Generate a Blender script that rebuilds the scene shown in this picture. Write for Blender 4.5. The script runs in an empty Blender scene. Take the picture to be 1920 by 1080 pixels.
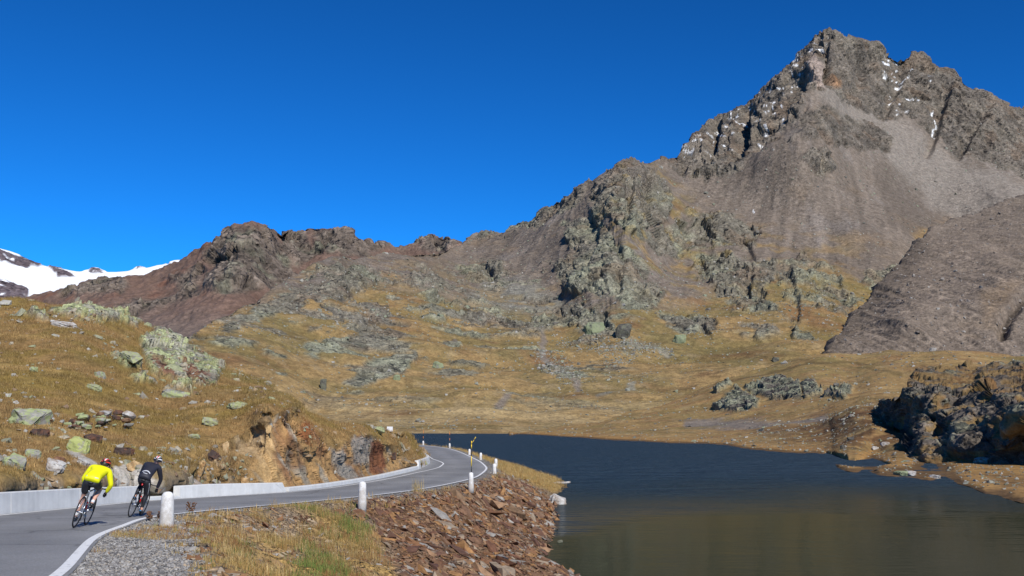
import bpy, bmesh, math, random
import numpy as np
from mathutils import Vector, Matrix, Euler

C = bpy.context.scene.collection
R = math.radians
rng = np.random.default_rng(7)
random.seed(7)

# ------------------------------------------------------------------ camera, sky, sun, exposure
FPX = 1867.0                       # focal length in photo pixels (1920 wide)
HZ = 785.0                         # eye-level row
TH = math.atan((HZ - 540.0) / FPX)
LAKE = -6.5
sc = bpy.context.scene
cam = bpy.data.cameras.new('camera'); camo = bpy.data.objects.new('camera', cam); C.objects.link(camo)
cam.sensor_width = 36.0; cam.lens = FPX / 1920.0 * 36.0
cam.clip_start = 0.1; cam.clip_end = 60000
camo.location = (0, 0, 0); camo.rotation_euler = (math.pi / 2 + TH, 0, 0)
sc.camera = camo

SUN_EL, SUN_AZ = R(38.0), R(-25.0)      # shadows fall towards azimuth -25 deg (left of the view direction)
w = bpy.data.worlds.new('World'); sc.world = w; w.use_nodes = True
nt = w.node_tree; nt.nodes.clear()
sky = nt.nodes.new('ShaderNodeTexSky'); sky.sky_type = 'NISHITA'; sky.sun_disc = False
sky.sun_elevation = SUN_EL
sky.sun_rotation = math.pi + SUN_AZ       # the sun stands behind the camera, to the right
sky.altitude = 2600; sky.air_density = 1.0; sky.dust_density = 0.0; sky.ozone_density = 6.0
# the deep, polarised blue of high mountain air: a steeper curve and less red in every direction
gm_ = nt.nodes.new('ShaderNodeGamma'); gm_.inputs['Gamma'].default_value = 1.35
hs = nt.nodes.new('ShaderNodeVectorMath'); hs.operation = 'MULTIPLY'; hs.inputs[1].default_value = (0.13, 0.84, 1.19)
bg = nt.nodes.new('ShaderNodeBackground'); bg.inputs['Strength'].default_value = 0.05
wo = nt.nodes.new('ShaderNodeOutputWorld')
nt.links.new(sky.outputs[0], gm_.inputs['Color']); nt.links.new(gm_.outputs[0], hs.inputs[0]); nt.links.new(hs.outputs[0], bg.inputs[0]); nt.links.new(bg.outputs[0], wo.inputs[0])

sl = bpy.data.lights.new('sun', 'SUN'); sl.energy = 4.2; sl.angle = R(0.53); sl.color = (1.0, 0.955, 0.88)
so = bpy.data.objects.new('sun', sl); C.objects.link(so)
sdir = Vector((math.sin(SUN_AZ) * math.cos(SUN_EL), math.cos(SUN_AZ) * math.cos(SUN_EL), -math.sin(SUN_EL)))
so.rotation_euler = sdir.to_track_quat('-Z', 'Y').to_euler()
sc.view_settings.view_transform = 'Standard'; sc.view_settings.look = 'None'
sc.view_settings.exposure = 0.35; sc.view_settings.gamma = 1.0
try: sc.view_settings.use_curve_mapping = False
except Exception: pass
sc.cycles.max_bounces = 6; sc.cycles.diffuse_bounces = 3; sc.cycles.glossy_bounces = 3
sc.cycles.transmission_bounces = 3; sc.cycles.transparent_max_bounces = 4

# ------------------------------------------------------------------ geometry of the view: pixel + depth -> place
def P(px, py, d):
    """World point seen at photo pixel (px, py) that lies d metres ahead (works on arrays)."""
    u = (np.asarray(px, float) - 960.0) / FPX; v = (540.0 - np.asarray(py, float)) / FPX
    c, s = math.cos(TH), math.sin(TH)
    yy = c - v * s; zz = s + v * c
    k = d / yy
    return np.stack(np.broadcast_arrays(u * k, yy * k, zz * k), -1)

def unP(p):
    x, y, z = p
    c, s = math.cos(TH), math.sin(TH)
    f = y * c + z * s; up = -y * s + z * c
    return 960 + FPX * x / f, 540 - FPX * up / f

def pchip(xs, ys):
    xs = np.asarray(xs, float); ys = np.asarray(ys, float)
    h = np.diff(xs); dl = np.diff(ys) / h
    m = np.zeros_like(ys)
    m[0], m[-1] = dl[0], dl[-1]
    for i in range(1, len(xs) - 1):
        if dl[i - 1] * dl[i] > 0:
            w1, w2 = 2 * h[i] + h[i - 1], h[i] + 2 * h[i - 1]
            m[i] = (w1 + w2) / (w1 / dl[i - 1] + w2 / dl[i])
    def f(x):
        x = np.asarray(x, float)
        i = np.clip(np.searchsorted(xs, x) - 1, 0, len(xs) - 2)
        t = (x - xs[i]) / h[i]
        lo, hi = t < 0, t > 1
        tt = np.clip(t, 0, 1)
        r = ((1 + 2 * tt) * (1 - tt) ** 2) * ys[i] + tt * (1 - tt) ** 2 * h[i] * m[i] + tt ** 2 * (3 - 2 * tt) * ys[i + 1] + tt ** 2 * (tt - 1) * h[i] * m[i + 1]
        r = np.where(lo, ys[0] + (x - xs[0]) * m[0], r)
        return np.where(hi, ys[-1] + (x - xs[-1]) * m[-1], r)
    return f

def spline(pts):
    return pchip([p[0] for p in pts], [p[1] for p in pts])

def smooth_fn(f, wdt):
    o = np.linspace(-1, 1, 9); k = np.exp(-3 * o * o); k /= k.sum()
    return lambda y: sum(kk * f(np.asarray(y, float) + oo * wdt) for oo, kk in zip(o, k))

drop = pchip([-30, 0, 21, 36.4, 54.6, 73, 110, 177, 260], [-0.1, 1.24, 2.27, 3.0, 3.65, 4.05, 4.35, 4.6, 4.7])
def zr(y): return -drop(y)

def hit(px, py, zf):
    """Follow the view ray of a pixel to the surface z = zf(y)."""
    lo, hi = 3.0, 900.0
    for _ in range(60):
        mid = 0.5 * (lo + hi)
        p = P(px, py, mid)
        if p[2] > zf(mid): lo = mid
        else: hi = mid
    return P(px, py, hi)
def hit_road(px, py): return hit(px, py, lambda y: float(zr(y)))
def hit_lake(px, py): return hit(px, py, lambda y: LAKE)

# ------------------------------------------------------------------ noise (numpy)
_perm = np.random.default_rng(3).permutation(256).astype(np.int32); _perm = np.concatenate([_perm, _perm, _perm])
_g = np.random.default_rng(5).normal(size=(256, 3)).astype(np.float32); _g /= np.linalg.norm(_g, axis=1, keepdims=True)
def pn(p):
    p = np.asarray(p, np.float32)
    sh = p.shape[:-1]; p = p.reshape(-1, 3)
    i = np.floor(p).astype(np.int32); f = p - i; i &= 255
    u = f * f * f * (f * (f * 6 - 15) + 10)
    out = []
    X0, Y0, Z0 = i[:, 0], i[:, 1], i[:, 2]
    def corner(a, b, c):
        h = _perm[_perm[_perm[(X0 + a) & 255] + ((Y0 + b) & 255)] + ((Z0 + c) & 255)]
        g = _g[h]
        return g[:, 0] * (f[:, 0] - a) + g[:, 1] * (f[:, 1] - b) + g[:, 2] * (f[:, 2] - c)
    l = lambda a, b, t: a + t * (b - a)
    x00 = l(corner(0, 0, 0), corner(1, 0, 0), u[:, 0]); x10 = l(corner(0, 1, 0), corner(1, 1, 0), u[:, 0])
    x01 = l(corner(0, 0, 1), corner(1, 0, 1), u[:, 0]); x11 = l(corner(0, 1, 1), corner(1, 1, 1), u[:, 0])
    return (l(l(x00, x10, u[:, 1]), l(x01, x11, u[:, 1]), u[:, 2]) * 1.55).reshape(sh)
def fbm(p, o=4, gain=0.5, lac=2.03):
    a, s, r = 1.0, 0.0, 0.0
    p = np.asarray(p, np.float32)
    for k in range(o):
        r = r + a * pn(p + 17.3 * k); s += a; a *= gain; p = p * lac
    return r / s * 1.3
def ridged(p, o=4, gain=0.5, lac=2.07):
    a, s, r = 1.0, 0.0, 0.0
    p = np.asarray(p, np.float32)
    for k in range(o):
        n = 1 - np.abs(pn(p + 31.7 * k)) * 1.6
        r = r + a * n; s += a; a *= gain; p = p * lac
    return r / s
_J = np.random.default_rng(11).uniform(.1, .9, (256, 3)).astype(np.float32); _T = np.random.default_rng(12).normal(0, .55, (256, 3)).astype(np.float32); _H = np.random.default_rng(13).uniform(-.5, .5, 256).astype(np.float32)
def facets(q, mask=None, tilt=1.0):
    """Angular broken-rock relief: every Voronoi cell is a tilted flat face at its own height."""
    q = np.asarray(q, np.float32); sh = q.shape[:-1]; q = q.reshape(-1, 3)
    res = np.zeros(len(q), np.float32)
    sel = np.arange(len(q)) if mask is None else np.nonzero(mask.ravel() > .01)[0]
    for a in range(0, len(sel), 150000):
        s_ = sel[a:a + 150000]; p = q[s_]; i = np.floor(p).astype(np.int32); f = p - i
        best = np.full(len(p), 1e9, np.float32); val = np.zeros(len(p), np.float32)
        for dx in (-1, 0, 1):
            for dy in (-1, 0, 1):
                for dz in (-1, 0, 1):
                    h = _perm[_perm[_perm[(i[:, 0] + dx) & 255] + ((i[:, 1] + dy) & 255)] + ((i[:, 2] + dz) & 255)]
                    off = f - _J[h] - np.array([dx, dy, dz], np.float32)
                    d = (off * off).sum(1); m = d < best
                    best = np.where(m, d, best); val = np.where(m, _H[h] + tilt * (off * _T[h]).sum(1), val)
        res[s_] = val
    return res.reshape(sh)
def sst(a, b, x):
    t = np.clip((x - a) / (b - a), 0, 1); return t * t * (3 - 2 * t)

def poly_sd(px, py, poly):
    """Signed distance in pixels (positive inside) to a polygon."""
    shp = px.shape; x = px.ravel().astype(np.float32); y = py.ravel().astype(np.float32)
    d = np.full(x.shape, -400.0, np.float32)
    q = np.asarray(poly, np.float32)
    lo, hi = q.min(0) - 60, q.max(0) + 60
    sel = (x > lo[0]) & (x < hi[0]) & (y > lo[1]) & (y < hi[1])
    if not sel.any(): return d.reshape(shp)
    xs, ys = x[sel], y[sel]
    md = np.full(xs.shape, 1e9, np.float32); ins = np.zeros(xs.shape, bool)
    for k in range(len(q)):
        ax, ay = q[k]; bx, by = q[(k + 1) % len(q)]
        ex, ey = bx - ax, by - ay
        t = np.clip(((xs - ax) * ex + (ys - ay) * ey) / (ex * ex + ey * ey + 1e-9), 0, 1)
        md = np.minimum(md, np.hypot(xs - ax - t * ex, ys - ay - t * ey))
        c = ((ay > ys) != (by > ys)) & (xs < ex * (ys - ay) / (ey if abs(ey) > 1e-9 else 1e-9) + ax)
        ins ^= c
    d[sel] = np.where(ins, md, -md)
    return d.reshape(shp)
def line_d(px, py, pts):
    q = np.asarray(pts, np.float32); md = np.full(px.shape, 1e9, np.float32)
    for k in range(len(q) - 1):
        ax, ay = q[k]; ex, ey = q[k + 1] - q[k]
        t = np.clip(((px - ax) * ex + (py - ay) * ey) / (ex * ex + ey * ey + 1e-9), 0, 1)
        md = np.minimum(md, np.hypot(px - ax - t * ex, py - ay - t * ey))
    return md

def tps(ctrl):
    """Thin-plate spline through (px, py, depth) points, in log depth."""
    c = np.asarray(ctrl, float); X = c[:, :2] / 300.0; v = np.log(c[:, 2]); n = len(X)
    U = lambda r2: np.where(r2 > 1e-12, r2 * np.log(np.maximum(r2, 1e-12)), 0)
    K = U(((X[:, None] - X[None]) ** 2).sum(-1)) + 1e-4 * np.eye(n)
    Pm = np.hstack([np.ones((n, 1)), X])
    A = np.block([[K, Pm], [Pm.T, np.zeros((3, 3))]])
    s = np.linalg.solve(A, np.concatenate([v, np.zeros(3)]))
    def f(px, py):
        Q = np.stack([px, py], -1).reshape(-1, 2) / 300.0
        out = np.empty(len(Q))
        for a in range(0, len(Q), 40000):
            q = Q[a:a + 40000]
            k = U(((q[:, None] - X[None]) ** 2).sum(-1))
            out[a:a + 40000] = k @ s[:n] + s[n] + q @ s[n + 1:]
        return np.exp(out).reshape(np.shape(px))
    return f

# ------------------------------------------------------------------ mesh + object helpers
def raw_mesh(name, co, faces, smooth=True, col=None):
    me = bpy.data.meshes.new(name)
    co = np.asarray(co, np.float32).reshape(-1, 3); faces = np.asarray(faces, np.int32)
    n, k = faces.shape
    me.vertices.add(len(co)); me.vertices.foreach_set('co', co.ravel())
    me.loops.add(n * k); me.loops.foreach_set('vertex_index', faces.ravel())
    me.polygons.add(n); me.polygons.foreach_set('loop_start', np.arange(0, n * k, k, dtype=np.int32))
    me.polygons.foreach_set('use_smooth', np.full(n, smooth))
    if col is not None:
        a = me.attributes.new('col', 'FLOAT_COLOR', 'POINT')
        cc = np.ones((len(co), 4), np.float32); q = np.asarray(col); cc[:, :q.shape[-1]] = q.reshape(-1, q.shape[-1])
        a.data.foreach_set('color', cc.ravel())
    me.update(calc_edges=True); me.validate()
    return me
def grid_faces(r, c):
    i = np.arange(r * c).reshape(r, c)
    return np.stack([i[:-1, :-1], i[:-1, 1:], i[1:, 1:], i[1:, :-1]], -1).reshape(-1, 4)
def link(name, me, mat=None, parent=None):
    o = bpy.data.objects.new(name, me); C.objects.link(o)
    if mat is not None:
        me.materials.clear(); me.materials.append(mat)
    if parent is not None: o.parent = parent
    return o
def empty(name, loc=(0, 0, 0), rot=(0, 0, 0)):
    o = bpy.data.objects.new(name, None); C.objects.link(o); o.location = loc; o.rotation_euler = rot
    o.empty_display_size = 0.2
    return o
def tag(o, label=None, cat=None, group=None, kind=None):
    if label: o['label'] = label
    if cat: o['category'] = cat
    if group: o['group'] = group
    if kind: o['kind'] = kind
    return o

def grid_normals(p):
    du = np.gradient(p, axis=1); dv = np.gradient(p, axis=0)
    n = np.cross(du, dv); n /= np.linalg.norm(n, axis=-1, keepdims=True) + 1e-9
    return n

# ------------------------------------------------------------------ materials
def new_mat(name):
    m = bpy.data.materials.new(name); m.use_nodes = True
    t = m.node_tree; b = t.nodes['Principled BSDF']
    return m, t, b
def N(t, kind, **kw):
    n = t.nodes.new(kind)
    for k, v in kw.items():
        if k in ('operation', 'blend_type', 'data_type', 'attribute_name', 'feature', 'noise_dimensions', 'interpolation'): setattr(n, k, v)
        else: n.inputs[k].default_value = v
    return n
def terrain_mat(name, scale, bump_d, fine=0.35, bump=0.8, rough=0.95, octs=6, cells=(), stony=.5):
    """Vertex-attribute ground colour with fine procedural grain and relief; scale in features per metre."""
    m, t, b = new_mat(name)
    L = t.links.new
    at = N(t, 'ShaderNodeAttribute', attribute_name='col')
    tc = t.nodes.new('ShaderNodeTexCoord')
    n1 = N(t, 'ShaderNodeTexNoise', Scale=scale, Detail=float(octs), Roughness=0.65)
    n2 = N(t, 'ShaderNodeTexNoise', Scale=scale * 5.3, Detail=4.0, Roughness=0.7)
    L(tc.outputs['Object'], n1.inputs['Vector']); L(tc.outputs['Object'], n2.inputs['Vector'])
    mr = N(t, 'ShaderNodeMapRange', **{'From Min': 0.3, 'From Max': 0.7, 'To Min': 1 - fine, 'To Max': 1 + fine})
    mr2 = N(t, 'ShaderNodeMapRange', **{'From Min': 0.3, 'From Max': 0.7, 'To Min': 1 - fine, 'To Max': 1 + fine})
    L(n1.outputs['Fac'], mr.inputs['Value']); L(n2.outputs['Fac'], mr2.inputs['Value'])
    mu = N(t, 'ShaderNodeMath', operation='MULTIPLY'); L(mr.outputs[0], mu.inputs[0]); L(mr2.outputs[0], mu.inputs[1])
    vm = N(t, 'ShaderNodeVectorMath', operation='SCALE'); L(at.outputs['Color'], vm.inputs[0]); L(mu.outputs[0], vm.inputs['Scale'])
    colr = vm.outputs[0]; nadd = None
    # broken stone: every small cell has a tone and a tilt of its own (strongest where the ground is stony)
    for k, cs in enumerate(cells):
        vo = N(t, 'ShaderNodeTexVoronoi', Scale=1.0 / cs); L(tc.outputs['Object'], vo.inputs['Vector'])
        sp_ = t.nodes.new('ShaderNodeSeparateColor'); L(vo.outputs['Color'], sp_.inputs[0])
        df = N(t, 'ShaderNodeMath', operation='SUBTRACT'); L(sp_.outputs[0], df.inputs[0]); df.inputs[1].default_value = .5
        aw = at.outputs['Alpha']
        if k == 0:                                   # the biggest blocks only where bare rock crops out
            pw = N(t, 'ShaderNodeMath', operation='POWER'); L(at.outputs['Alpha'], pw.inputs[0]); pw.inputs[1].default_value = 2.0; aw = pw.outputs[0]
        am_ = N(t, 'ShaderNodeMath', operation='MULTIPLY'); L(df.outputs[0], am_.inputs[0]); L(aw, am_.inputs[1])
        tn = N(t, 'ShaderNodeMath', operation='MULTIPLY_ADD'); L(am_.outputs[0], tn.inputs[0]); tn.inputs[1].default_value = stony; tn.inputs[2].default_value = 1.0
        v2 = N(t, 'ShaderNodeVectorMath', operation='SCALE'); L(colr, v2.inputs[0]); L(tn.outputs[0], v2.inputs['Scale']); colr = v2.outputs[0]
        vs = N(t, 'ShaderNodeVectorMath', operation='SUBTRACT'); L(vo.outputs['Color'], vs.inputs[0]); vs.inputs[1].default_value = (.5, .5, .5)
        vk = N(t, 'ShaderNodeVectorMath', operation='SCALE'); L(vs.outputs[0], vk.inputs[0]); L(aw, vk.inputs['Scale'])
        if nadd is None: nadd = vk.outputs[0]
        else:
            va = N(t, 'ShaderNodeVectorMath', operation='ADD'); L(nadd, va.inputs[0]); L(vk.outputs[0], va.inputs[1]); nadd = va.outputs[0]
    L(colr, b.inputs['Base Color'])
    b.inputs['Roughness'].default_value = rough; b.inputs['Specular IOR Level'].default_value = 0.15
    ad = N(t, 'ShaderNodeMath', operation='ADD'); L(n1.outputs['Fac'], ad.inputs[0])
    m2 = N(t, 'ShaderNodeMath', operation='MULTIPLY'); L(n2.outputs['Fac'], m2.inputs[0]); m2.inputs[1].default_value = 0.35; L(m2.outputs[0], ad.inputs[1])
    bp = N(t, 'ShaderNodeBump', Strength=bump, Distance=bump_d); L(ad.outputs[0], bp.inputs['Height'])
    nn_ = bp.outputs[0]
    if nadd is not None:
        va = N(t, 'ShaderNodeVectorMath', operation='ADD'); L(nn_, va.inputs[0]); L(nadd, va.inputs[1])
        vn = N(t, 'ShaderNodeVectorMath', operation='NORMALIZE'); L(va.outputs[0], vn.inputs[0]); nn_ = vn.outputs[0]
    L(nn_, b.inputs['Normal'])
    return m
def plain_mat(name, col, rough=0.6, metal=0.0, var=0.12, scale=8.0, bump=0.0, spec=0.5, coat=0.0):
    m, t, b = new_mat(name); L = t.links.new
    tc = t.nodes.new('ShaderNodeTexCoord')
    n1 = N(t, 'ShaderNodeTexNoise', Scale=scale, Detail=5.0, Roughness=0.6); L(tc.outputs['Object'], n1.inputs['Vector'])
    mr = N(t, 'ShaderNodeMapRange', **{'From Min': 0.3, 'From Max': 0.7, 'To Min': 1 - var, 'To Max': 1 + var}); L(n1.outputs['Fac'], mr.inputs['Value'])
    vm = N(t, 'ShaderNodeVectorMath', operation='SCALE'); vm.inputs[0].default_value = col; L(mr.outputs[0], vm.inputs['Scale'])
    L(vm.outputs[0], b.inputs['Base Color'])
    b.inputs['Roughness'].default_value = rough; b.inputs['Metallic'].default_value = metal; b.inputs['Specular IOR Level'].default_value = spec
    b.inputs['Coat Weight'].default_value = coat
    if bump:
        bp = N(t, 'ShaderNodeBump', Strength=0.6, Distance=bump); L(n1.outputs['Fac'], bp.inputs['Height']); L(bp.outputs[0], b.inputs['Normal'])
    return m
def ramp_mat(name, cols, source, rough=0.9, scale=3.0, bump=0.03, var=0.3, lichen=None, lich_amt=0.5):
    """Stone whose colour is picked from a list, per object or per loose piece, with veins, grain and lichen."""
    m, t, b = new_mat(name); L = t.links.new
    if source == 'object': src = t.nodes.new('ShaderNodeObjectInfo').outputs['Random']
    else: src = t.nodes.new('ShaderNodeNewGeometry').outputs['Random Per Island']
    tc = t.nodes.new('ShaderNodeTexCoord'); ge = t.nodes.new('ShaderNodeNewGeometry')
    cr = t.nodes.new('ShaderNodeValToRGB'); cr.color_ramp.interpolation = 'CONSTANT'
    e = cr.color_ramp.elements
    while len(e) < len(cols): e.new(0.5)
    for i, c in enumerate(cols):
        e[i].position = i / len(cols); e[i].color = (*c, 1)
    L(src, cr.inputs[0])
    n1 = N(t, 'ShaderNodeTexNoise', Scale=scale, Detail=6.0, Roughness=0.65); L(ge.outputs['Position'], n1.inputs['Vector'])
    mr = N(t, 'ShaderNodeMapRange', **{'From Min': 0.3, 'From Max': 0.7, 'To Min': 1 - var, 'To Max': 1 + var}); L(n1.outputs['Fac'], mr.inputs['Value'])
    vm = N(t, 'ShaderNodeVectorMath', operation='SCALE'); L(cr.outputs[0], vm.inputs[0]); L(mr.outputs[0], vm.inputs['Scale'])
    outc = vm.outputs[0]
    if lichen:
        n2 = N(t, 'ShaderNodeTexNoise', Scale=scale * 0.8, Detail=7.0, Roughness=0.7)
        mp = N(t, 'ShaderNodeVectorMath', operation='ADD'); L(ge.outputs['Position'], mp.inputs[0]); mp.inputs[1].default_value = (31, 7, 3)
        L(mp.outputs[0], n2.inputs['Vector'])
        m3 = N(t, 'ShaderNodeMapRange', **{'From Min': 0.62 - 0.25 * lich_amt, 'From Max': 0.70 - 0.25 * lich_amt, 'To Min': 0.0, 'To Max': 0.85}); L(n2.outputs['Fac'], m3.inputs['Value'])
        mx = N(t, 'ShaderNodeMix', data_type='RGBA'); L(m3.outputs[0], mx.inputs[0]); L(outc, mx.inputs[6]); mx.inputs[7].default_value = (*lichen, 1)
        outc = mx.outputs[2]
    L(outc, b.inputs['Base Color'])
    b.inputs['Roughness'].default_value = rough; b.inputs['Specular IOR Level'].default_value = 0.25
    bp = N(t, 'ShaderNodeBump', Strength=0.7, Distance=bump); L(n1.outputs['Fac'], bp.inputs['Height']); L(bp.outputs[0], b.inputs['Normal'])
    return m

# ================================================================== THE LARGE STRUCTURE
GRASS_A = np.array([.270, .176, .072]); GRASS_B = np.array([.195, .142, .055]); GRASS_D = np.array([.100, .070, .030])
GRASS_L = np.array([.36, .245, .105]); RUSTY = np.array([.125, .065, .030])
SCREE = np.array([.158, .128, .102]); SCREE_L = np.array([.225, .192, .165]); SCREE_G = np.array([.185, .180, .150])
ROCK = np.array([.136, .115, .094]); ROCK_D = np.array([.085, .075, .065]); ROCK_G = np.array([.192, .195, .138]); ROCK_P = np.array([.27, .215, .18])
BROWN = np.array([.150, .096, .072]); SNOW = np.array([.86, .88, .90])

def mixc(c, m, col):
    return c + (np.asarray(col) - c) * np.clip(m, 0, 1)[..., None]

def withrock(c, r):
    return np.concatenate([np.clip(c, .004, .9), np.broadcast_to(np.asarray(r, float), c.shape[:-1])[..., None]], -1)

def layer(name, x0, x1, nc, nr, bottom, top, depth, shape, mat, back=10, backstep=1.012, backdrop=6.0, tpow=1.0, parent=None):
    px = np.linspace(x0, x1, nc)
    t = np.linspace(0, 1, nr) ** tpow
    b = bottom(px); tp = np.minimum(top(px), b - 0.5)
    PX = np.broadcast_to(px, (nr, nc)).copy(); PY = b[None] + (tp - b)[None] * t[:, None]
    # depth on a coarse grid, then bilinear
    gx = np.linspace(x0, x1, 90); gy = np.linspace(PY.min(), PY.max(), 90)
    GX, GY = np.meshgrid(gx, gy); D = depth(GX, GY)
    fx = (PX - x0) / (x1 - x0) * 89; fy = (PY - gy[0]) / (gy[-1] - gy[0]) * 89
    ix = np.clip(fx.astype(int), 0, 88); iy = np.clip(fy.astype(int), 0, 88); fx -= ix; fy -= iy
    DD = (D[iy, ix] * (1 - fx) + D[iy, ix + 1] * fx) * (1 - fy) + (D[iy + 1, ix] * (1 - fx) + D[iy + 1, ix + 1] * fx) * fy
    pos = P(PX, PY, DD)
    # the far side: it falls away behind the skyline
    rows = []; last = pos[-1]; dirn = last[:, :2] / np.linalg.norm(last[:, :2], axis=1, keepdims=True)
    for k in range(1, back + 1):
        q = last.copy(); s = np.linalg.norm(last[:, :2], axis=1) * (backstep ** k - 1)
        q[:, :2] += dirn * s[:, None]; q[:, 2] -= s * 0.35 * min(1, k / 3) + 0.0
        rows.append(q)
    if back:
        pos = np.concatenate([pos, np.stack(rows)], 0)
        PX = np.concatenate([PX, np.broadcast_to(px, (back, nc))], 0); PY = np.concatenate([PY, np.broadcast_to(PY[-1], (back, nc))], 0)
    n = grid_normals(pos)
    if n[..., 1].mean() > 0: n = -n
    disp, col = shape(PX, PY, pos, n)
    pos = pos + n * disp[..., None]
    me = raw_mesh(name, pos, grid_faces(*pos.shape[:2]), True, col)
    o = link(name, me, mat, parent); tag(o, kind='structure')
    return dict(o=o, pos=pos, n=grid_normals(pos), PX=PX, PY=PY, col=col, back=back)

# ---- far glacier
M_snow = terrain_mat('glacier_snow_and_rock', 0.02, 6.0, fine=0.06, bump=0.25, rough=0.8, cells=(22, ))
def f(px, py, p, n):
    wx = px + 6 * fbm(p / 300, 4); wy = py + 5 * fbm(p / 300 + 9, 4)
    c = np.broadcast_to(SNOW, px.shape + (3,)).copy()
    rk = np.full(px.shape, -99.0)
    for poly in ([(-200, 420), (0, 470), (62, 492), (52, 506), (20, 498), (-10, 489), (-200, 480)], [(38, 480), (80, 497), (70, 505), (50, 500)], [(88, 499), (122, 506), (142, 519), (108, 520)],
                 [(-200, 515), (0, 527), (40, 540), (56, 548), (52, 566), (-200, 580)], [(168, 505), (182, 502), (198, 510), (172, 511)], [(255, 501), (268, 497), (272, 502), (256, 506)], [(306, 490), (322, 486), (318, 494)]):
        rk = np.maximum(rk, poly_sd(wx, wy, poly))
    m = sst(-1.2, 1.2, rk)
    c = mixc(c, m, np.array([.12, .095, .10]))
    c = mixc(c, sst(.25, .5, fbm(p / 130 + 4, 4)) * m, SNOW * .9)
    d = 25 * fbm(p / 600, 4) + m * 45 * (ridged(p / 220, 4) - .5)
    return d, withrock(c, m)
layer('glacier_mountain', -500, 520, 340, 120, spline([(-500, 620), (520, 620)]),
      spline([(-500, 380), (-200, 420), (0, 466), (30, 477), (75, 496), (105, 502), (150, 509), (170, 504), (185, 503), (205, 510), (240, 508), (262, 498), (275, 503), (300, 497), (330, 486), (420, 490), (520, 500)]),
      tps([(-500, 620, 4300), (0, 620, 4200), (500, 620, 4300), (-500, 400, 6200), (0, 470, 6200), (75, 500, 6300), (200, 508, 6500), (330, 488, 6800), (500, 500, 6800), (0, 560, 4700), (200, 550, 5000), (0, 510, 5700)]), f, M_snow)

# ---- brown mountain at the left
M_brown = terrain_mat('brown_mountain_rock', 0.05, 4.0, fine=0.28, bump=0.8, cells=(13, 5.5), stony=.55)
def f(px, py, p, n):
    q = p.copy(); q[..., 0] += .5 * p[..., 2]
    rib = ridged(np.stack([q[..., 0] / 95, q[..., 1] / 240, q[..., 2] / 260], -1), 5, .55)
    mid = ridged(p / 60 + 5, 4)
    wx = px + 12 * fbm(p / 200, 4); wy = py + 10 * fbm(p / 200 + 9, 4)
    rk = np.full(px.shape, -99.0)
    for poly in ([(380, 470), (440, 425), (500, 425), (520, 450), (545, 500), (560, 525), (520, 545), (470, 540), (420, 545), (380, 540), (400, 500)], [(590, 425), (655, 428), (690, 452), (860, 440), (860, 470), (760, 468), (640, 480), (590, 470)],
                 [(520, 440), (570, 425), (590, 470), (560, 500), (530, 480)], [(110, 548), (190, 520), (240, 520), (230, 545), (150, 560)], [(215, 580), (300, 555), (330, 560), (300, 580), (240, 600)], [(330, 520), (380, 500), (370, 550), (320, 570)]):
        rk = np.maximum(rk, poly_sd(wx, wy, poly))
    rock = sst(-10, 8, rk + 12 * fbm(p / 80 + 2, 4))
    c = np.broadcast_to(BROWN, px.shape + (3,)).copy()
    c = mixc(c, .7 * sst(-.2, .5, fbm(p / 260 + 3, 4)), np.array([.150, .098, .075]))
    c = mixc(c, .6 * sst(.1, .5, fbm(p / 120 + 8, 4)), np.array([.135, .058, .036]))
    c = mixc(c, sst(560, 640, py + 30 * fbm(p / 150, 3)), np.array([.155, .118, .098]))
    c = mixc(c, rock * .85, ROCK * .85)
    c = mixc(c, rock * sst(.15, .5, fbm(p / 90 + 21, 4)) * .6, ROCK_G * .8)
    fq = np.stack([q[..., 0], q[..., 1], q[..., 2]], -1)
    f1 = facets(fq / np.array([80, 110, 170]), rock); f2 = facets(fq / np.array([34, 45, 70]) + 5, rock)
    c = c * (1 + rock * (.4 * f2 + .25 * f1))[..., None] * (1 + .25 * (rib - .6))[..., None]
    d = rock * (26 * (rib - .6) + 15 * f1 + 7 * f2) + (1 - rock) * (14 * (rib - .6) + 5 * (mid - .6)) + 4 * fbm(p / 30, 3)
    return d, withrock(c, .30 + .6 * rock)
layer('brown_mountain', -420, 1000, 620, 210, spline([(-420, 680), (1000, 680)]),
      spline([(-420, 600), (-100, 590), (50, 558), (80, 548), (110, 541), (150, 531), (190, 521), (240, 519), (290, 505), (340, 486), (385, 459), (425, 432), (455, 420), (478, 416), (505, 426), (530, 438), (550, 431), (575, 426), (605, 427), (645, 427), (660, 436), (677, 455), (692, 451), (705, 459), (720, 457), (745, 463), (775, 453), (800, 444), (835, 443), (850, 455), (862, 464), (1000, 480)]),
      tps([(-400, 680, 1500), (200, 680, 1400), (400, 680, 1300), (700, 680, 1500), (1000, 680, 1600), (-400, 600, 2500), (50, 555, 2600), (190, 520, 2500), (300, 503, 2400), (385, 460, 2250), (475, 416, 2150), (540, 437, 2450), (640, 425, 2400), (750, 462, 2500), (850, 455, 2400), (1000, 480, 2400),
           (470, 480, 1950), (420, 540, 1750), (540, 520, 2050), (560, 480, 2250), (300, 560, 2000), (200, 580, 1900), (350, 610, 1550), (640, 480, 2200)]), f, M_brown)

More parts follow.
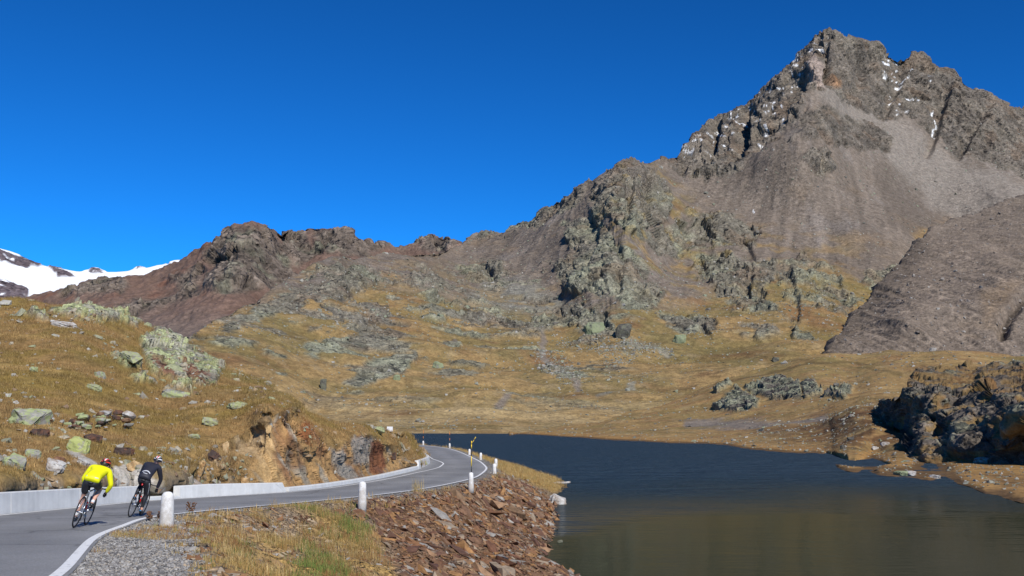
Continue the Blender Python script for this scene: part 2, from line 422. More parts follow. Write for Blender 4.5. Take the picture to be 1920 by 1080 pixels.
# ---- the main mountain with its scree, crags and grass slopes
POLY_PEAK = [(1262, 296), (1290, 255), (1340, 205), (1410, 178), (1480, 110), (1530, 40), (1610, 40), (1720, 80), (1800, 120), (1940, 190), (2300, 330), (2300, 480), (1990, 360), (1900, 322), (1800, 290), (1752, 250), (1690, 215), (1650, 225), (1600, 200), (1555, 172), (1520, 180), (1500, 232), (1440, 275), (1380, 292), (1300, 300)]
CRAGS = [([(1505, 225), (1560, 195), (1610, 225), (1675, 258), (1668, 285), (1600, 280), (1540, 262), (1480, 262)], 1), ([(1505, 295), (1545, 275), (1572, 320), (1535, 335)], 1),
         ([(1110, 345), (1175, 297), (1235, 320), (1272, 370), (1250, 410), (1190, 440), (1150, 410), (1100, 400)], 1), ([(1225, 296), (1300, 286), (1400, 290), (1390, 330), (1290, 335)], .8),
         ([(1060, 420), (1110, 390), (1160, 450), (1215, 520), (1185, 550), (1120, 560), (1065, 545), (1035, 520), (1070, 470)], 1), ([(860, 455), (910, 428), (960, 415), (1020, 385), (1110, 345), (1080, 395), (1000, 420), (940, 445)], .9),
         ([(1205, 430), (1300, 395), (1360, 395), (1420, 440), (1410, 470), (1340, 470), (1230, 480)], .8), ([(1300, 490), (1380, 470), (1460, 490), (1440, 560), (1500, 600), (1420, 590), (1340, 560), (1310, 520)], .85),
         ([(1440, 500), (1510, 465), (1560, 500), (1620, 560), (1590, 600), (1540, 590), (1470, 560)], .55), ([(1610, 500), (1700, 490), (1745, 500), (1700, 545), (1640, 550)], .7),
         ([(1160, 560), (1205, 535), (1245, 555), (1230, 590), (1180, 585)], 1), ([(1040, 590), (1110, 580), (1150, 600), (1180, 640), (1120, 630), (1080, 610)], .9), ([(1240, 590), (1330, 585), (1345, 620), (1290, 630), (1250, 610)], 1),
         ([(1490, 615), (1530, 620), (1540, 640), (1500, 640)], 1), ([(1380, 620), (1440, 600), (1480, 640), (1420, 640)], .5),
         ([(440, 585), (520, 555), (600, 515), (680, 500), (720, 525), (660, 560), (560, 575), (480, 605), (420, 620)], .75), ([(745, 520), (800, 510), (860, 530), (840, 545), (780, 540)], .9), ([(860, 500), (900, 488), (945, 500), (940, 525), (895, 530)], 1),
         ([(800, 585), (860, 578), (940, 590), (985, 605), (930, 612), (850, 605)], .9), ([(575, 655), (640, 632), (720, 628), (780, 625), (740, 650), (660, 660), (590, 668)], .9), ([(640, 720), (680, 690), (740, 662), (785, 655), (770, 685), (720, 715), (670, 732)], 1), ([(825, 645), (850, 630), (870, 650), (850, 660)], 1),
         ([(600, 560), (700, 570), (760, 600), (700, 612), (620, 600)], .5)]
M_main = terrain_mat('mountain_slopes', 0.16, 1.6, fine=0.30, bump=.9, cells=(6.5, 2.6, 1.2), stony=.55)
def f(px, py, p, n):
    big = fbm(p / 230, 4); a1 = fbm(p / 90 + 3, 5); a2 = fbm(p / 35 + 7, 4)
    wx = px + 16 * a1 + 9 * a2; wy = py + 13 * fbm(p / 90 + 13, 5) + 7 * fbm(p / 30 + 99, 3)
    # where rock crops out
    rk = poly_sd(wx, wy, POLY_PEAK) / 9
    for poly, s in CRAGS:
        rk = np.maximum(rk, np.minimum(poly_sd(wx, wy, poly) / 8, 1.5) * s - (1 - s) * .6 + (s < .95) * a2 * .9)
    gline = spline([(300, 600), (440, 575), (560, 545), (700, 535), (780, 550), (870, 572), (1000, 602), (1060, 594), (1250, 585), (1330, 550), (1430, 510), (1560, 500), (1640, 545), (1720, 560), (2300, 600)])(px)
    low = sst(-22, 22, py - gline + 30 * a1)                      # 1 = grass country
    ledge = sst(.13, .27, fbm(np.stack([p[..., 0] / 60 + p[..., 1] / 150, p[..., 1] / 60, p[..., 2] / 14], -1) + 40, 5)) * sst(800, 700, py) * sst(-80, -30, 1130 - px) * sst(470, 520, py)
    rock = np.maximum(sst(-.30, .55, rk + .9 * a2 + .5 * fbm(np.stack([p[..., 0] / 14, p[..., 1] / 20, p[..., 2] / 45], -1) + 63, 3)), ledge * .9)
    # scree
    c = np.broadcast_to(SCREE, px.shape + (3,)).copy()
    c = mixc(c, .75 * sst(0, .5, a1), SCREE * .80)
    c = mixc(c, .6 * sst(.1, .5, fbm(np.stack([(p[..., 0] - .2 * p[..., 2]) / 40, p[..., 1] / 90, p[..., 2] / 260], -1), 4)), SCREE_L * .85)
    ang = np.arctan2(px - 1540, np.maximum(py + 120, 30)); ang2 = np.arctan2(px - 1085, np.maximum(py - 330, 25))
    lft = sst(1180, 1130, px)
    stn = fbm(np.stack([(ang * 26 + .25 * a1) * (1 - lft) + lft * (ang2 * 11 + .25 * a1), p[..., 2] / 160, lft * 5.0], -1) + 12, 4)
    c = c * (1 + .42 * np.clip(stn, -.7, .7))[..., None]
    c = mixc(c, .5 * sst(.1, .5, fbm(p / 60 + 140, 4)) * sst(300, 420, py), np.array([.19, .135, .085]))
    streak = line_d(wx, wy, [(1548, 172), (1600, 205), (1660, 245), (1720, 300), (1790, 350), (1860, 385), (1960, 430), (2200, 540)])
    c = mixc(c, .8 * sst(34, 5, streak - .12 * (px - 1548)), SCREE_L * np.array([.98, 1, .98]))
    grey = poly_sd(wx, wy, [(860, 560), (930, 520), (1000, 540), (1080, 575), (1150, 590), (1060, 600), (980, 600), (880, 580)])
    c = mixc(c, .8 * sst(-14, 14, grey + 8 * a2), SCREE_G)
    c = mixc(c, .8 * sst(-14, 14, poly_sd(wx, wy, [(1330, 560), (1400, 540), (1340, 480), (1420, 500), (1500, 590), (1380, 600)]) + 8 * a2), SCREE_G * .9)
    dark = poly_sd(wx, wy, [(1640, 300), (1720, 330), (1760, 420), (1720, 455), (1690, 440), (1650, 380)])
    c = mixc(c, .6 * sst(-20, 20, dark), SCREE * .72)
    # grass
    g = np.broadcast_to(GRASS_A, px.shape + (3,)).copy()
    g = mixc(g, sst(-.1, .45, a1), GRASS_B); g = mixc(g, .7 * sst(.05, .5, fbm(p / 55 + 61, 4)), RUSTY * 1.25)
    g = mixc(g, .8 * sst(690, 790, py) * sst(-.4, .3, a2), GRASS_L * .9)
    mdn = fbm(np.stack([p[..., 0] / 120, p[..., 1] / 55, p[..., 2] / 55], -1) + 2, 3)
    g = mixc(g, .75 * sst(.1, .45, mdn + .25 * a2) * sst(640, 740, py), GRASS_L); g = mixc(g, .6 * sst(-.1, -.45, mdn + .2 * a2), np.array([.17, .125, .045]))
    g = mixc(g, .55 * sst(.0, .4, fbm(p / 38 + 201, 5)), np.array([.155, .125, .050])); g = mixc(g, .55 * sst(.15, .5, fbm(p / 17 + 231, 4)), np.array([.30, .22, .115]))
    g = mixc(g, .7 * sst(745, 775, py + 14 * a1) * sst(-.35, .2, a2 + .4 * a1), np.array([.36, .26, .125])); g = g * (1 + .22 * fbm(p / 7 + 77, 3))[..., None]
    # grass patches among the crags
    up = np.clip(n[..., 2], 0, 1)
    gp = sst(.0, .35, a2 + .5 * fbm(p / 110 + 90, 3)) * sst(-110, 20, py - gline) * (1 - low)
    gp2 = sst(-30, 20, poly_sd(wx, wy, [(1180, 300), (1240, 320), (1330, 400), (1420, 440), (1500, 470), (1640, 570), (1560, 650), (1330, 590), (1200, 540), (1150, 450), (1130, 420)])) * sst(-.05, .3, a2 + .35 * a1)
    c = mixc(c, np.maximum(low, np.maximum(gp * .9, gp2 * .85)), g * np.array([.93, .95, 1.0]))
    c = mixc(c, .75 * sst(-18, 10, poly_sd(wx, wy, [(1720, 440), (1790, 430), (1770, 455), (1725, 470)])), GRASS_A * .9)
    # gravel stream beds
    st = np.minimum(line_d(wx, wy, [(1010, 600), (1022, 640), (1018, 670), (1040, 690), (1090, 712), (1075, 728)]), line_d(wx, wy, [(930, 762), (950, 748), (960, 740)]))
    c = mixc(c, .8 * sst(9, 2, st), SCREE_L * .8)
    c = mixc(c, .7 * sst(6, 1, np.minimum(line_d(wx, wy, [(1120, 745), (1160, 735), (1190, 725)]), line_d(wx, wy, [(1080, 660), (1180, 640), (1260, 660)]))), SCREE_G * 1.1)
    # rock colours
    hi = sst(420, 300, py)
    rc = ROCK + (ROCK_G - ROCK) * np.clip((.25 + .65 * sst(-.2, .4, a1) + .3 * sst(620, 680, py)) * (1 - hi * .9), 0, 1)[..., None]
    rc = mixc(rc, .6 * sst(.05, .4, a2) * (.4 + .6 * hi), ROCK_D)
    rc = mixc(rc, .55 * sst(.1, .4, fbm(p / 50 + 33, 4)), np.array([.135, .095, .065]))
    c = mixc(c, rock, rc)
    c = mixc(c, rock * .7 * gp2 * sst(.1, .3, fbm(p / 25 + 51, 3)), GRASS_B)
    c = mixc(c, sst(-5, 3, poly_sd(px + 3 * a2, py + 3 * a2, [(1524, 100), (1540, 120), (1548, 165), (1512, 165), (1516, 135)])), ROCK_P * 1.05)
    c = mixc(c, .7 * sst(-6, 5, poly_sd(px + 5 * a2, py + 3 * a2, [(1560, 140), (1580, 150), (1575, 165), (1562, 165)])), np.array([.25, .13, .06]))
    # thin snow
    sn = np.maximum(poly_sd(wx, wy, [(1400, 265), (1440, 200), (1490, 110), (1530, 55), (1552, 62), (1500, 150), (1470, 200), (1425, 270)]) , poly_sd(wx, wy, [(1655, 105), (1700, 110), (1745, 150), (1720, 200), (1680, 210), (1650, 150)]))
    sn = np.maximum(sn, poly_sd(wx, wy, [(1270, 290), (1330, 220), (1420, 165), (1450, 170), (1400, 230), (1360, 280)]) - 6)
    sp = fbm(np.stack([p[..., 0] / 17 + p[..., 2] / 30, p[..., 1] / 22, p[..., 2] / 10], -1) + 70, 4)
    c = mixc(c, .9 * sst(.34, .46, sp + .004 * np.clip(sn, -60, 12)) * sst(-12, 2, sn) , SNOW * .95)
    c = mixc(c, sst(1.6, .6, np.minimum(line_d(wx, wy, [(1750, 205), (1762, 225), (1752, 250)]), line_d(px, py, [(1412, 396), (1414, 402)]))) * .9, SNOW * .9)
    # relief
    sh = np.where(px > 1530, .55, -.15)
    q0 = p[..., 0] + sh * p[..., 2]
    rib = ridged(np.stack([q0 / 75, p[..., 1] / 150, p[..., 2] / 240], -1), 5, .55)
    rib2 = ridged(np.stack([q0 / 24, p[..., 1] / 44, p[..., 2] / 95], -1) + 9, 4, .6)
    cq = np.stack([(q0 + 10 * a2) / 34, p[..., 1] / 70, p[..., 2] / 120], -1)
    crack = sst(.10, .0, np.abs(pn(cq + 3))) + .7 * sst(.10, .0, np.abs(pn(cq * 2.1 + 41))) + .5 * sst(.12, 0, np.abs(pn(np.stack([q0 / 60, p[..., 1] / 60, (p[..., 2] + .5 * p[..., 0]) / 16], -1))))
    blk = ridged(p / 34 + 4, 4, .6)
    far = sst(600, 1500, p[..., 1]) * .8 + .2
    fq = np.stack([q0 + 8 * a2, p[..., 1], p[..., 2] + .25 * q0], -1)
    f1 = facets(fq / np.array([62, 80, 120]), rock); f2 = facets(fq / np.array([24, 30, 46]) + 9, rock); f3 = facets(fq / np.array([10, 12, 18]) + 21, rock)
    near = sst(1100, 700, p[..., 1])
    # gullies: a long slope down from the left, a steep wall facing left
    gul = 0
    for A, w_, ln in ((34, 10, [(1522, 145), (1506, 185), (1482, 215), (1456, 245), (1424, 278)]), (26, 7, [(1414, 200), (1405, 240), (1390, 292)]), (18, 6, [(1356, 222), (1346, 258), (1336, 296)]), (24, 6, [(1553, 82), (1552, 115), (1564, 158)]),
                      (14, 7, [(1222, 322), (1226, 360), (1238, 415)]), (10, 6, [(1190, 330), (1186, 380), (1180, 425)]), (6, 7, [(1112, 400), (1122, 450), (1108, 525)]), (7, 6, [(1160, 450), (1172, 500), (1166, 550)]), (13, 8, [(1702, 112), (1692, 160), (1662, 220)]), (14, 8, [(1786, 150), (1768, 215), (1746, 295)]), (13, 9, [(1862, 195), (1836, 240), (1800, 295)]),
                      (8, 6, [(1316, 484), (1326, 512)]), (5, 7, [(1392, 440), (1412, 480), (1408, 560)]), (5, 6, [(1480, 505), (1500, 560), (1496, 600)]), (6, 5, [(1290, 585), (1322, 612), (1335, 632)]), (4, 5, [(1565, 500), (1590, 560), (1600, 600)]), (6, 5, [(905, 490), (935, 530)]), (11, 8, [(1640, 105), (1625, 140), (1608, 185)]), (12, 6, [(1060, 372), (1045, 400), (1010, 425)]), (10, 6, [(1290, 300), (1285, 330)])):
        yl = [q[1] for q in ln]; sd = wx * .35 + px * .65 - np.interp(py, yl, [q[0] for q in ln])
        gul = gul + A * sst(-4.5 * w_, -.4 * w_, sd) * sst(.55 * w_, -.4 * w_, sd) * sst(yl[0] - 10, yl[0] + 14, py) * sst(yl[-1] + 10, yl[-1] - 14, py)
    crag = rock * ((1 - near) * (8 * f1 + 15 * (rib - .62)) + (3.2 - 2.0 * near) * f2 + (1.2 - .6 * near) * f3 + 6 * (1 - .7 * near) * (rib2 - .62) + 2.5 - 1.6 * near - (3.5 - 2.8 * near) * crack)
    c = c * (1 + rock * (.30 * f2 + .24 * f3))[..., None]
    mound = low * (1 - rock) * (7.5 * fbm(np.stack([p[..., 0] / 120, p[..., 1] / 55, p[..., 2] / 55], -1) + 2, 3) + 1.2 * fbm(p / 22, 3)) * sst(800, 760, py)
    scr = (1 - low) * (1 - rock) * (.6 * fbm(p / 12, 3) + 2.0 * stn + 4 * fbm(np.stack([p[..., 0] / 50, p[..., 1] / 120, p[..., 2] / 300], -1), 3))
    stony_ = np.maximum(rock, (1 - low) * .30 * (1 - np.maximum(gp * .7, gp2 * .6))); return crag - gul + mound + scr + (1 - low) * 14 * big, withrock(c, .24 + .52 * stony_)
MAINTOP = [(200, 720), (300, 670), (350, 640), (400, 603), (440, 580), (480, 560), (520, 538), (560, 516), (600, 495), (625, 488), (680, 484), (720, 478), (790, 469), (862, 463), (885, 445), (912, 430), (925, 434), (940, 438), (960, 420), (985, 414), (1020, 387), (1060, 372), (1080, 352), (1110, 337), (1140, 320), (1175, 300), (1210, 306), (1235, 297), (1265, 292), (1290, 264),
           (1330, 224), (1380, 203), (1410, 187), (1440, 154), (1480, 122), (1510, 92), (1533, 68), (1560, 58), (1580, 68), (1600, 76), (1640, 86), (1680, 106), (1700, 108), (1716, 98), (1750, 116), (1790, 132), (1810, 155), (1850, 173), (1890, 196), (1920, 208), (2050, 270), (2300, 400)]
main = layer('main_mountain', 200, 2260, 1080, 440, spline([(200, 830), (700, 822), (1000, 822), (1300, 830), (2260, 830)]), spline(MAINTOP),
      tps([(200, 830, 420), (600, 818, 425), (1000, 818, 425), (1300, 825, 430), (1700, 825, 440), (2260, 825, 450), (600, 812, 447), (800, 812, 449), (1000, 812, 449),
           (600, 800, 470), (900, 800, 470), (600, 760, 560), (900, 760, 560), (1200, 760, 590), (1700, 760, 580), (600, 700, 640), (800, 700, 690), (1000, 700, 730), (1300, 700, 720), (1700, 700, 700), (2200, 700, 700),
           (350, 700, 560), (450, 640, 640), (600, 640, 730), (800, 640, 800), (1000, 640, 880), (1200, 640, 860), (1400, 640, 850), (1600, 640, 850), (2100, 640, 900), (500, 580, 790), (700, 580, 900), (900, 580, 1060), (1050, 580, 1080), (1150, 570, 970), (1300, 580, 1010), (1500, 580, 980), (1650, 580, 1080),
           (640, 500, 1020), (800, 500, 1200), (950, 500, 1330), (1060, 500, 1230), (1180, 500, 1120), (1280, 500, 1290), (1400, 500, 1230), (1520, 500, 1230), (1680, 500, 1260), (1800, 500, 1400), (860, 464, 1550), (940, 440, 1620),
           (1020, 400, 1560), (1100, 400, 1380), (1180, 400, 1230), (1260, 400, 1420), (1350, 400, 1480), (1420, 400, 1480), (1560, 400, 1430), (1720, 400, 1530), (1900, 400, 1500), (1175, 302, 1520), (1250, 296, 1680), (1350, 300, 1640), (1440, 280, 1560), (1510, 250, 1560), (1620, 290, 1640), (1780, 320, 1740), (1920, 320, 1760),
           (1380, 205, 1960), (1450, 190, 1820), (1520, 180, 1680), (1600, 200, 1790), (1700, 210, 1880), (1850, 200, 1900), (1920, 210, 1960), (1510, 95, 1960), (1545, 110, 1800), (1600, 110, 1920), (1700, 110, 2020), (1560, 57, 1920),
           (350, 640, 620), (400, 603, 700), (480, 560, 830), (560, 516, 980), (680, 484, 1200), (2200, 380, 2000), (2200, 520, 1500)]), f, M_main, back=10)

# ---- grey moraine at the right
M_mor = terrain_mat('moraine_rubble', 0.30, 1.0, fine=0.30, bump=.9, cells=(4.5, 1.9, 1.0), stony=.6)
def f(px, py, p, n):
    a = fbm(p / 80, 4); b = fbm(p / 20 + 5, 4)
    c = np.broadcast_to(SCREE * np.array([1.02, 1.0, .98]), px.shape + (3,)).copy()
    c = mixc(c, .6 * sst(-.1, .4, a), SCREE * np.array([1.18, 1.16, 1.14])); c = mixc(c, .6 * sst(.1, .5, b), SCREE * .8)
    c = mixc(c, .7 * sst(40, 4, line_d(px + 14 * a, py + 10 * b, [(1560, 662), (1600, 605), (1660, 535), (1720, 465)])), SCREE * .62)  # shade of the left-facing flank, painted into the rubble colour
    c = mixc(c, .6 * sst(-12, 14, poly_sd(px + 10 * b, py + 8 * a, [(1840, 560), (1870, 540), (1915, 536), (1880, 590), (1850, 615)])), np.array([.19, .135, .085]))
    c = mixc(c, .8 * sst(7, 1, line_d(px + 4 * b, py + 4 * a, [(1925, 560), (1900, 590), (1885, 608), (1880, 625)])), SCREE * .25)  # shadow line along the fold, painted dark
    c = mixc(c, .5 * sst(.1, .5, fbm(p / 45 + 8, 4)) * sst(600, 650, py), np.array([.17, .115, .06]))
    stn = fbm(np.stack([(p[..., 0] + .9 * p[..., 2]) / 9 + a, p[..., 1] / 90, p[..., 2] / 60], -1), 4)
    c = c * (1 + .35 * np.clip(stn, -.7, .7) + .25 * fbm(p / 5 + 4, 2))[..., None]
    c = mixc(c, .7 * sst(470, 400, py + 30 * a), SCREE)
    d = 9 * fbm(p / 120 + 2, 3) + 2.5 * stn + 6 * ridged(np.stack([(p[..., 0] + .5 * p[..., 2]) / 60, p[..., 1] / 100, p[..., 2] / 90], -1), 3) + 1.1 * fbm(p / 9, 3)
    d = d - 7 * sst(16, 2, line_d(px, py, [(1930, 555), (1900, 590), (1885, 608), (1878, 630)]))
    return d, withrock(c, .42)
MORAINE = layer('grey_moraine', 1540, 2300, 330, 200, spline([(1540, 705), (2300, 720)]), spline([(1540, 690), (1562, 660), (1590, 614), (1640, 556), (1690, 495), (1720, 458), (1760, 425), (1810, 408), (1860, 392), (1920, 372), (2050, 330), (2300, 290)]),
      tps([(1540, 705, 700), (1700, 705, 690), (1920, 705, 690), (2300, 705, 690), (1562, 662, 740), (1640, 556, 880), (1720, 458, 1040), (1810, 408, 1180), (1920, 372, 1260), (2300, 300, 1400), (1700, 600, 770), (1800, 600, 770), (1900, 620, 740), (1780, 500, 930), (1900, 480, 960), (1850, 550, 820), (2100, 500, 950), (2100, 600, 800)]), f, M_mor)

# ---- meadow on the far right bank
M_mead = terrain_mat('meadow_turf', 0.35, 0.45, fine=0.28, bump=0.8, cells=(1.6, .7))
SHORE = [(780, 815), (950, 813), (1040, 815), (1100, 819), (1200, 825), (1280, 829), (1400, 839), (1500, 847), (1560, 851), (1610, 858), (1650, 864)]
def shore_depth(px, py): return LAKE / ((785.0 - py) / FPX)
def f(px, py, p, n):
    a = fbm(p / 45, 4); b = fbm(p / 14 + 5, 4); s = fbm(p / 4 + 9, 3)
    wx = px + 10 * b; wy = py + 5 * a
    g = np.broadcast_to(GRASS_A, px.shape + (3,)).copy()
    g = mixc(g, .8 * sst(-.1, .4, a), GRASS_B); g = mixc(g, .8 * sst(.0, .4, b), GRASS_A * np.array([.8, .72, .8])); g = mixc(g, .6 * sst(.2, .6, fbm(p / 30 + 77, 4)), GRASS_L)
    g = mixc(g, .55 * sst(.0, .4, fbm(p / 24 + 201, 5)), np.array([.155, .125, .050])); g = mixc(g, .5 * sst(.1, .5, fbm(p / 11 + 231, 4)), np.array([.30, .22, .115])); g = g * (1 + .22 * fbm(p / 4 + 77, 3))[..., None]
    g = mixc(g, .85 * sst(-30, 25, poly_sd(wx, wy, [(1420, 805), (1560, 775), (1650, 750), (1700, 800), (1720, 850), (1600, 845), (1480, 828)])) * sst(-.5, .1, s + .4 * b), RUSTY * .85)
    g = mixc(g, .9 * sst(9, 2, line_d(wx, wy, [(1290, 798), (1400, 795), (1500, 785), (1545, 776)]) - 3 * s), SCREE_L * .75)
    g = mixc(g, .7 * sst(2.5, .8, line_d(px, wy, [(1340, 720), (1430, 703), (1520, 682), (1640, 685)])), GRASS_D)
    g = mixc(g, .7 * sst(3, .8, line_d(px, py + 3 * a, [(1690, 700), (1600, 690), (1500, 678), (1400, 690)])), GRASS_D * 1.3)
    zz = p[..., 2]
    g = mixc(g, .8 * sst(.9, .3, zz - LAKE + .5 * b), GRASS_A * np.array([1.1, .95, .8]))
    c = mixc(g, .9 * sst(.30, .1, zz - LAKE + .15 * s), np.array([.10, .06, .028]))
    rk = np.full(px.shape, -99.0)
    for poly in ([(1335, 762), (1375, 735), (1385, 730), (1425, 752), (1415, 770), (1350, 772)], [(1338, 733), (1370, 718), (1372, 724), (1345, 738)], [(1395, 730), (1440, 712), (1500, 716), (1505, 745), (1450, 748)], [(1500, 722), (1520, 715), (1545, 740), (1510, 745)], [(1545, 745), (1560, 730), (1600, 728), (1585, 748)]):
        rk = np.maximum(rk, poly_sd(px + 4 * b, py + 3 * s, poly))
    rock = sst(-2.5, 2.5, rk + 3 * s)
    c = mixc(c, rock, ROCK_G * .85); c = mixc(c, rock * sst(-.1, .3, b + .3 * s), ROCK_D)
    bay = sst(-2, 3, poly_sd(px, py, [(1548, 846), (1590, 853), (1640, 861), (1668, 868), (1640, 873), (1600, 873), (1566, 868), (1540, 866)]) + 2 * s)
    d = 2.6 * fbm(np.stack([p[..., 0] / 70, p[..., 1] / 40, p[..., 2] / 40], -1) + 3, 3) * sst(0, 6, zz - LAKE) + .35 * fbm(p / 9, 3) * sst(-.2, 1.5, zz - LAKE) + .12 * s
    d = d * (1 - bay) - bay * (p[..., 2] - LAKE + .8)
    fq = np.stack([p[..., 0] + .5 * p[..., 2], p[..., 1], p[..., 2]], -1); f1 = facets(fq / np.array([7, 14, 12]), rock); f2 = facets(fq / np.array([3, 5, 5]) + 7, rock)
    c = c * (1 + rock * (.4 * f1 + .3 * f2))[..., None]
    d = d + rock * (1.6 + 2.2 * f1 + 1.0 * f2)
    return d, withrock(c, .27 + .7 * rock)
_sp = [(960, 817, None), (1100, 823, None), (1200, 829, None), (1280, 833, None), (1400, 843, None), (1500, 851, None), (1560, 855, None)]
_bx = [900, 960, 1100, 1200, 1280, 1400, 1500, 1555, 1572, 1600, 1650, 1740, 1810, 1850, 1920, 2050, 2300]
_by = [818, 817, 823, 829, 833, 843, 851, 856, 878, 886, 892, 901, 911, 926, 944, 985, 1060]
_ctl = [(x, y, shore_depth(x, y) * 1.03) for x, y in zip(_bx, _by)] + [(x, y - 4, shore_depth(x, y - 4)) for x, y in zip(_bx, _by)]
_ctl += [(950, 800, 487), (1100, 792, 500), (1100, 805, 440), (1200, 770, 560), (1200, 800, 420), (1330, 722, 620), (1430, 692, 640), (1500, 669, 650), (1560, 662, 640), (1700, 655, 620), (1800, 657, 590), (1920, 668, 560), (2100, 690, 500), (2300, 720, 450),
         (1330, 780, 450), (1400, 760, 450), (1450, 730, 520), (1560, 700, 560), (1700, 690, 540), (1900, 700, 490), (1600, 730, 460), (1400, 805, 330), (1500, 795, 300), (1600, 765, 290), (1560, 830, 215), (1640, 800, 210), (1680, 850, 165), (1640, 850, 185), (1800, 857, 158), (1900, 868, 138), (1740, 875, 140), (1850, 885, 120), (1920, 900, 105), (2200, 900, 100), (1800, 790, 260), (2000, 790, 250)]
meadow = layer('far_bank_meadow', 955, 2300, 640, 250, pchip(_bx, _by), spline([(955, 800), (1100, 790), (1200, 770), (1330, 722), (1430, 692), (1500, 669), (1560, 662), (1640, 657), (1700, 655), (1800, 657), (1920, 668), (2100, 690), (2300, 720)]),
      tps(_ctl), f, M_mead, back=8, backstep=1.01)

# ---- rocky knoll at the right
M_knoll = terrain_mat('knoll_rock', 0.8, 0.22, fine=0.30, bump=0.9, cells=(1.1, .45), stony=.45)
def f(px, py, p, n):
    a = fbm(p / 12, 4); b = fbm(p / 4 + 5, 4); v = fbm(p / 1.4 + 15, 3)
    blk = ridged(np.stack([(p[..., 0] + .5 * p[..., 2]) / 7.5, p[..., 1] / 9, p[..., 2] / 6], -1), 4, .55)
    low = sst(800, 850, py) 
    turf = sst(.0, .28, fbm(np.stack([p[..., 0] / 9 - p[..., 2] / 12, p[..., 1] / 9, p[..., 2] / 2.6], -1) + 31, 4) + .46 - .9 * blk * 1.0 + .42 * sst(745, 705, py))
    c = np.broadcast_to(ROCK * .75, px.shape + (3,)).copy()
    c = mixc(c, .8 * sst(.0, .4, a + .3 * v), ROCK_G * .72); c = mixc(c, .7 * sst(0, .5, b), ROCK_D)
    c = mixc(c, turf * .95, GRASS_A * .72)
    c = mixc(c, .7 * turf * sst(0, .4, b), RUSTY)
    fq = np.stack([p[..., 0] + .4 * p[..., 2], p[..., 1], p[..., 2]], -1); f1 = facets(fq / np.array([9, 12, 8]) + 2); f2 = facets(fq / np.array([3.4, 4.5, 3]) + 7); f3 = facets(fq / 1.4 + 17)
    c = c * (1 + (1 - turf) * (.4 * f2 + .3 * f3))[..., None]
    d = 1.7 * (blk - .62) + 1.3 * f1 + .5 * f2 + .12 * f3 + 1.1 * a
    return d - turf * .2, withrock(c, 1 - .8 * turf)
knoll = layer('rocky_knoll', 1628, 2300, 330, 210, spline([(1628, 795), (1660, 800), (1690, 808), (1715, 866), (1800, 874), (1920, 882), (2300, 900)]),
      spline([(1628, 775), (1650, 755), (1680, 742), (1712, 706), (1745, 692), (1800, 686), (1850, 684), (1900, 684), (1960, 680), (2100, 690), (2300, 720)]),
      tps([(1628, 795, 240), (1628, 776, 243), (1660, 800, 226), (1660, 752, 232), (1700, 808, 204), (1700, 770, 206), (1700, 722, 214), (1716, 866, 157), (1725, 838, 160), (1735, 815, 168), (1760, 800, 187), (1760, 765, 189), (1760, 738, 194), (1715, 706, 240), (1760, 700, 246), (1800, 688, 256), (1900, 686, 250),
           (1790, 768, 190), (1800, 740, 196), (1850, 752, 178), (1850, 725, 188), (1920, 735, 168), (1920, 705, 205), (1830, 708, 228), (1780, 790, 172), (1830, 778, 166), (1790, 868, 147), (1790, 835, 149), (1800, 806, 153), (1860, 872, 139), (1860, 835, 141), (1870, 790, 145), (1930, 876, 131), (1930, 830, 133), (1930, 768, 138), (1930, 755, 158), (2050, 880, 126), (2050, 760, 132), (2300, 890, 118), (2300, 720, 190)]), f, M_knoll, back=8, backstep=1.02)

# ---- traces of the road and the near shore, taken to their places on the ground
def road_fn(pixs, head, tail):
    pts = [hit_road(a, b) for a, b in pixs]
    q = list(head) + [(float(p[1]), float(p[0])) for p in pts] + list(tail)
    return smooth_fn(spline(q), 2.2)
XR = road_fn([(112, 1080), (152, 1036), (185, 1005), (235, 986), (290, 969), (400, 957), (590, 940), (700, 929), (835, 909), (898, 892), (912, 880), (906, 870), (881, 856), (840, 841), (800, 835.5)], [(-12, .2), (0, -2.2), (6, -3.7)], [(200, -27), (215, -40)])
XL = road_fn([(0, 966), (130, 953), (240, 942), (340, 935), (545, 922), (650, 909), (740, 892), (792, 878), (806, 870), (800, 860), (792, 850), (787, 843)], [(-12, -6.5), (0, -8.5), (10, -11.2), (18, -12.6)], [(165, -21), (182, -33), (195, -46)])
_sh = [hit_lake(a, b) for a, b in [(1085, 1078), (1022, 1052), (1036, 1000), (1040, 960), (1046, 930), (1062, 905), (1020, 893), (960, 872), (905, 858), (850, 843), (800, 834)]]
XS = smooth_fn(spline([(-15, 14), (10, 9), (25, 5.2), (35, 3.6)] + [(float(p[1]), float(p[0])) for p in _sh if p[1] > 38] + [(235, -22), (250, -34)]), 1.5)

# ---- the ground reaching to the horizon, and the lake
M_base = terrain_mat('valley_floor', 0.05, 2.0)
g = 40; xs = np.linspace(-14000, 14000, g); X_, Y_ = np.meshgrid(xs, xs)
link('ground', raw_mesh('ground', np.stack([X_, Y_, np.full_like(X_, -30.0)], -1), grid_faces(g, g), True, np.broadcast_to(GRASS_B, (g * g, 3))), M_base)['kind'] = 'structure'

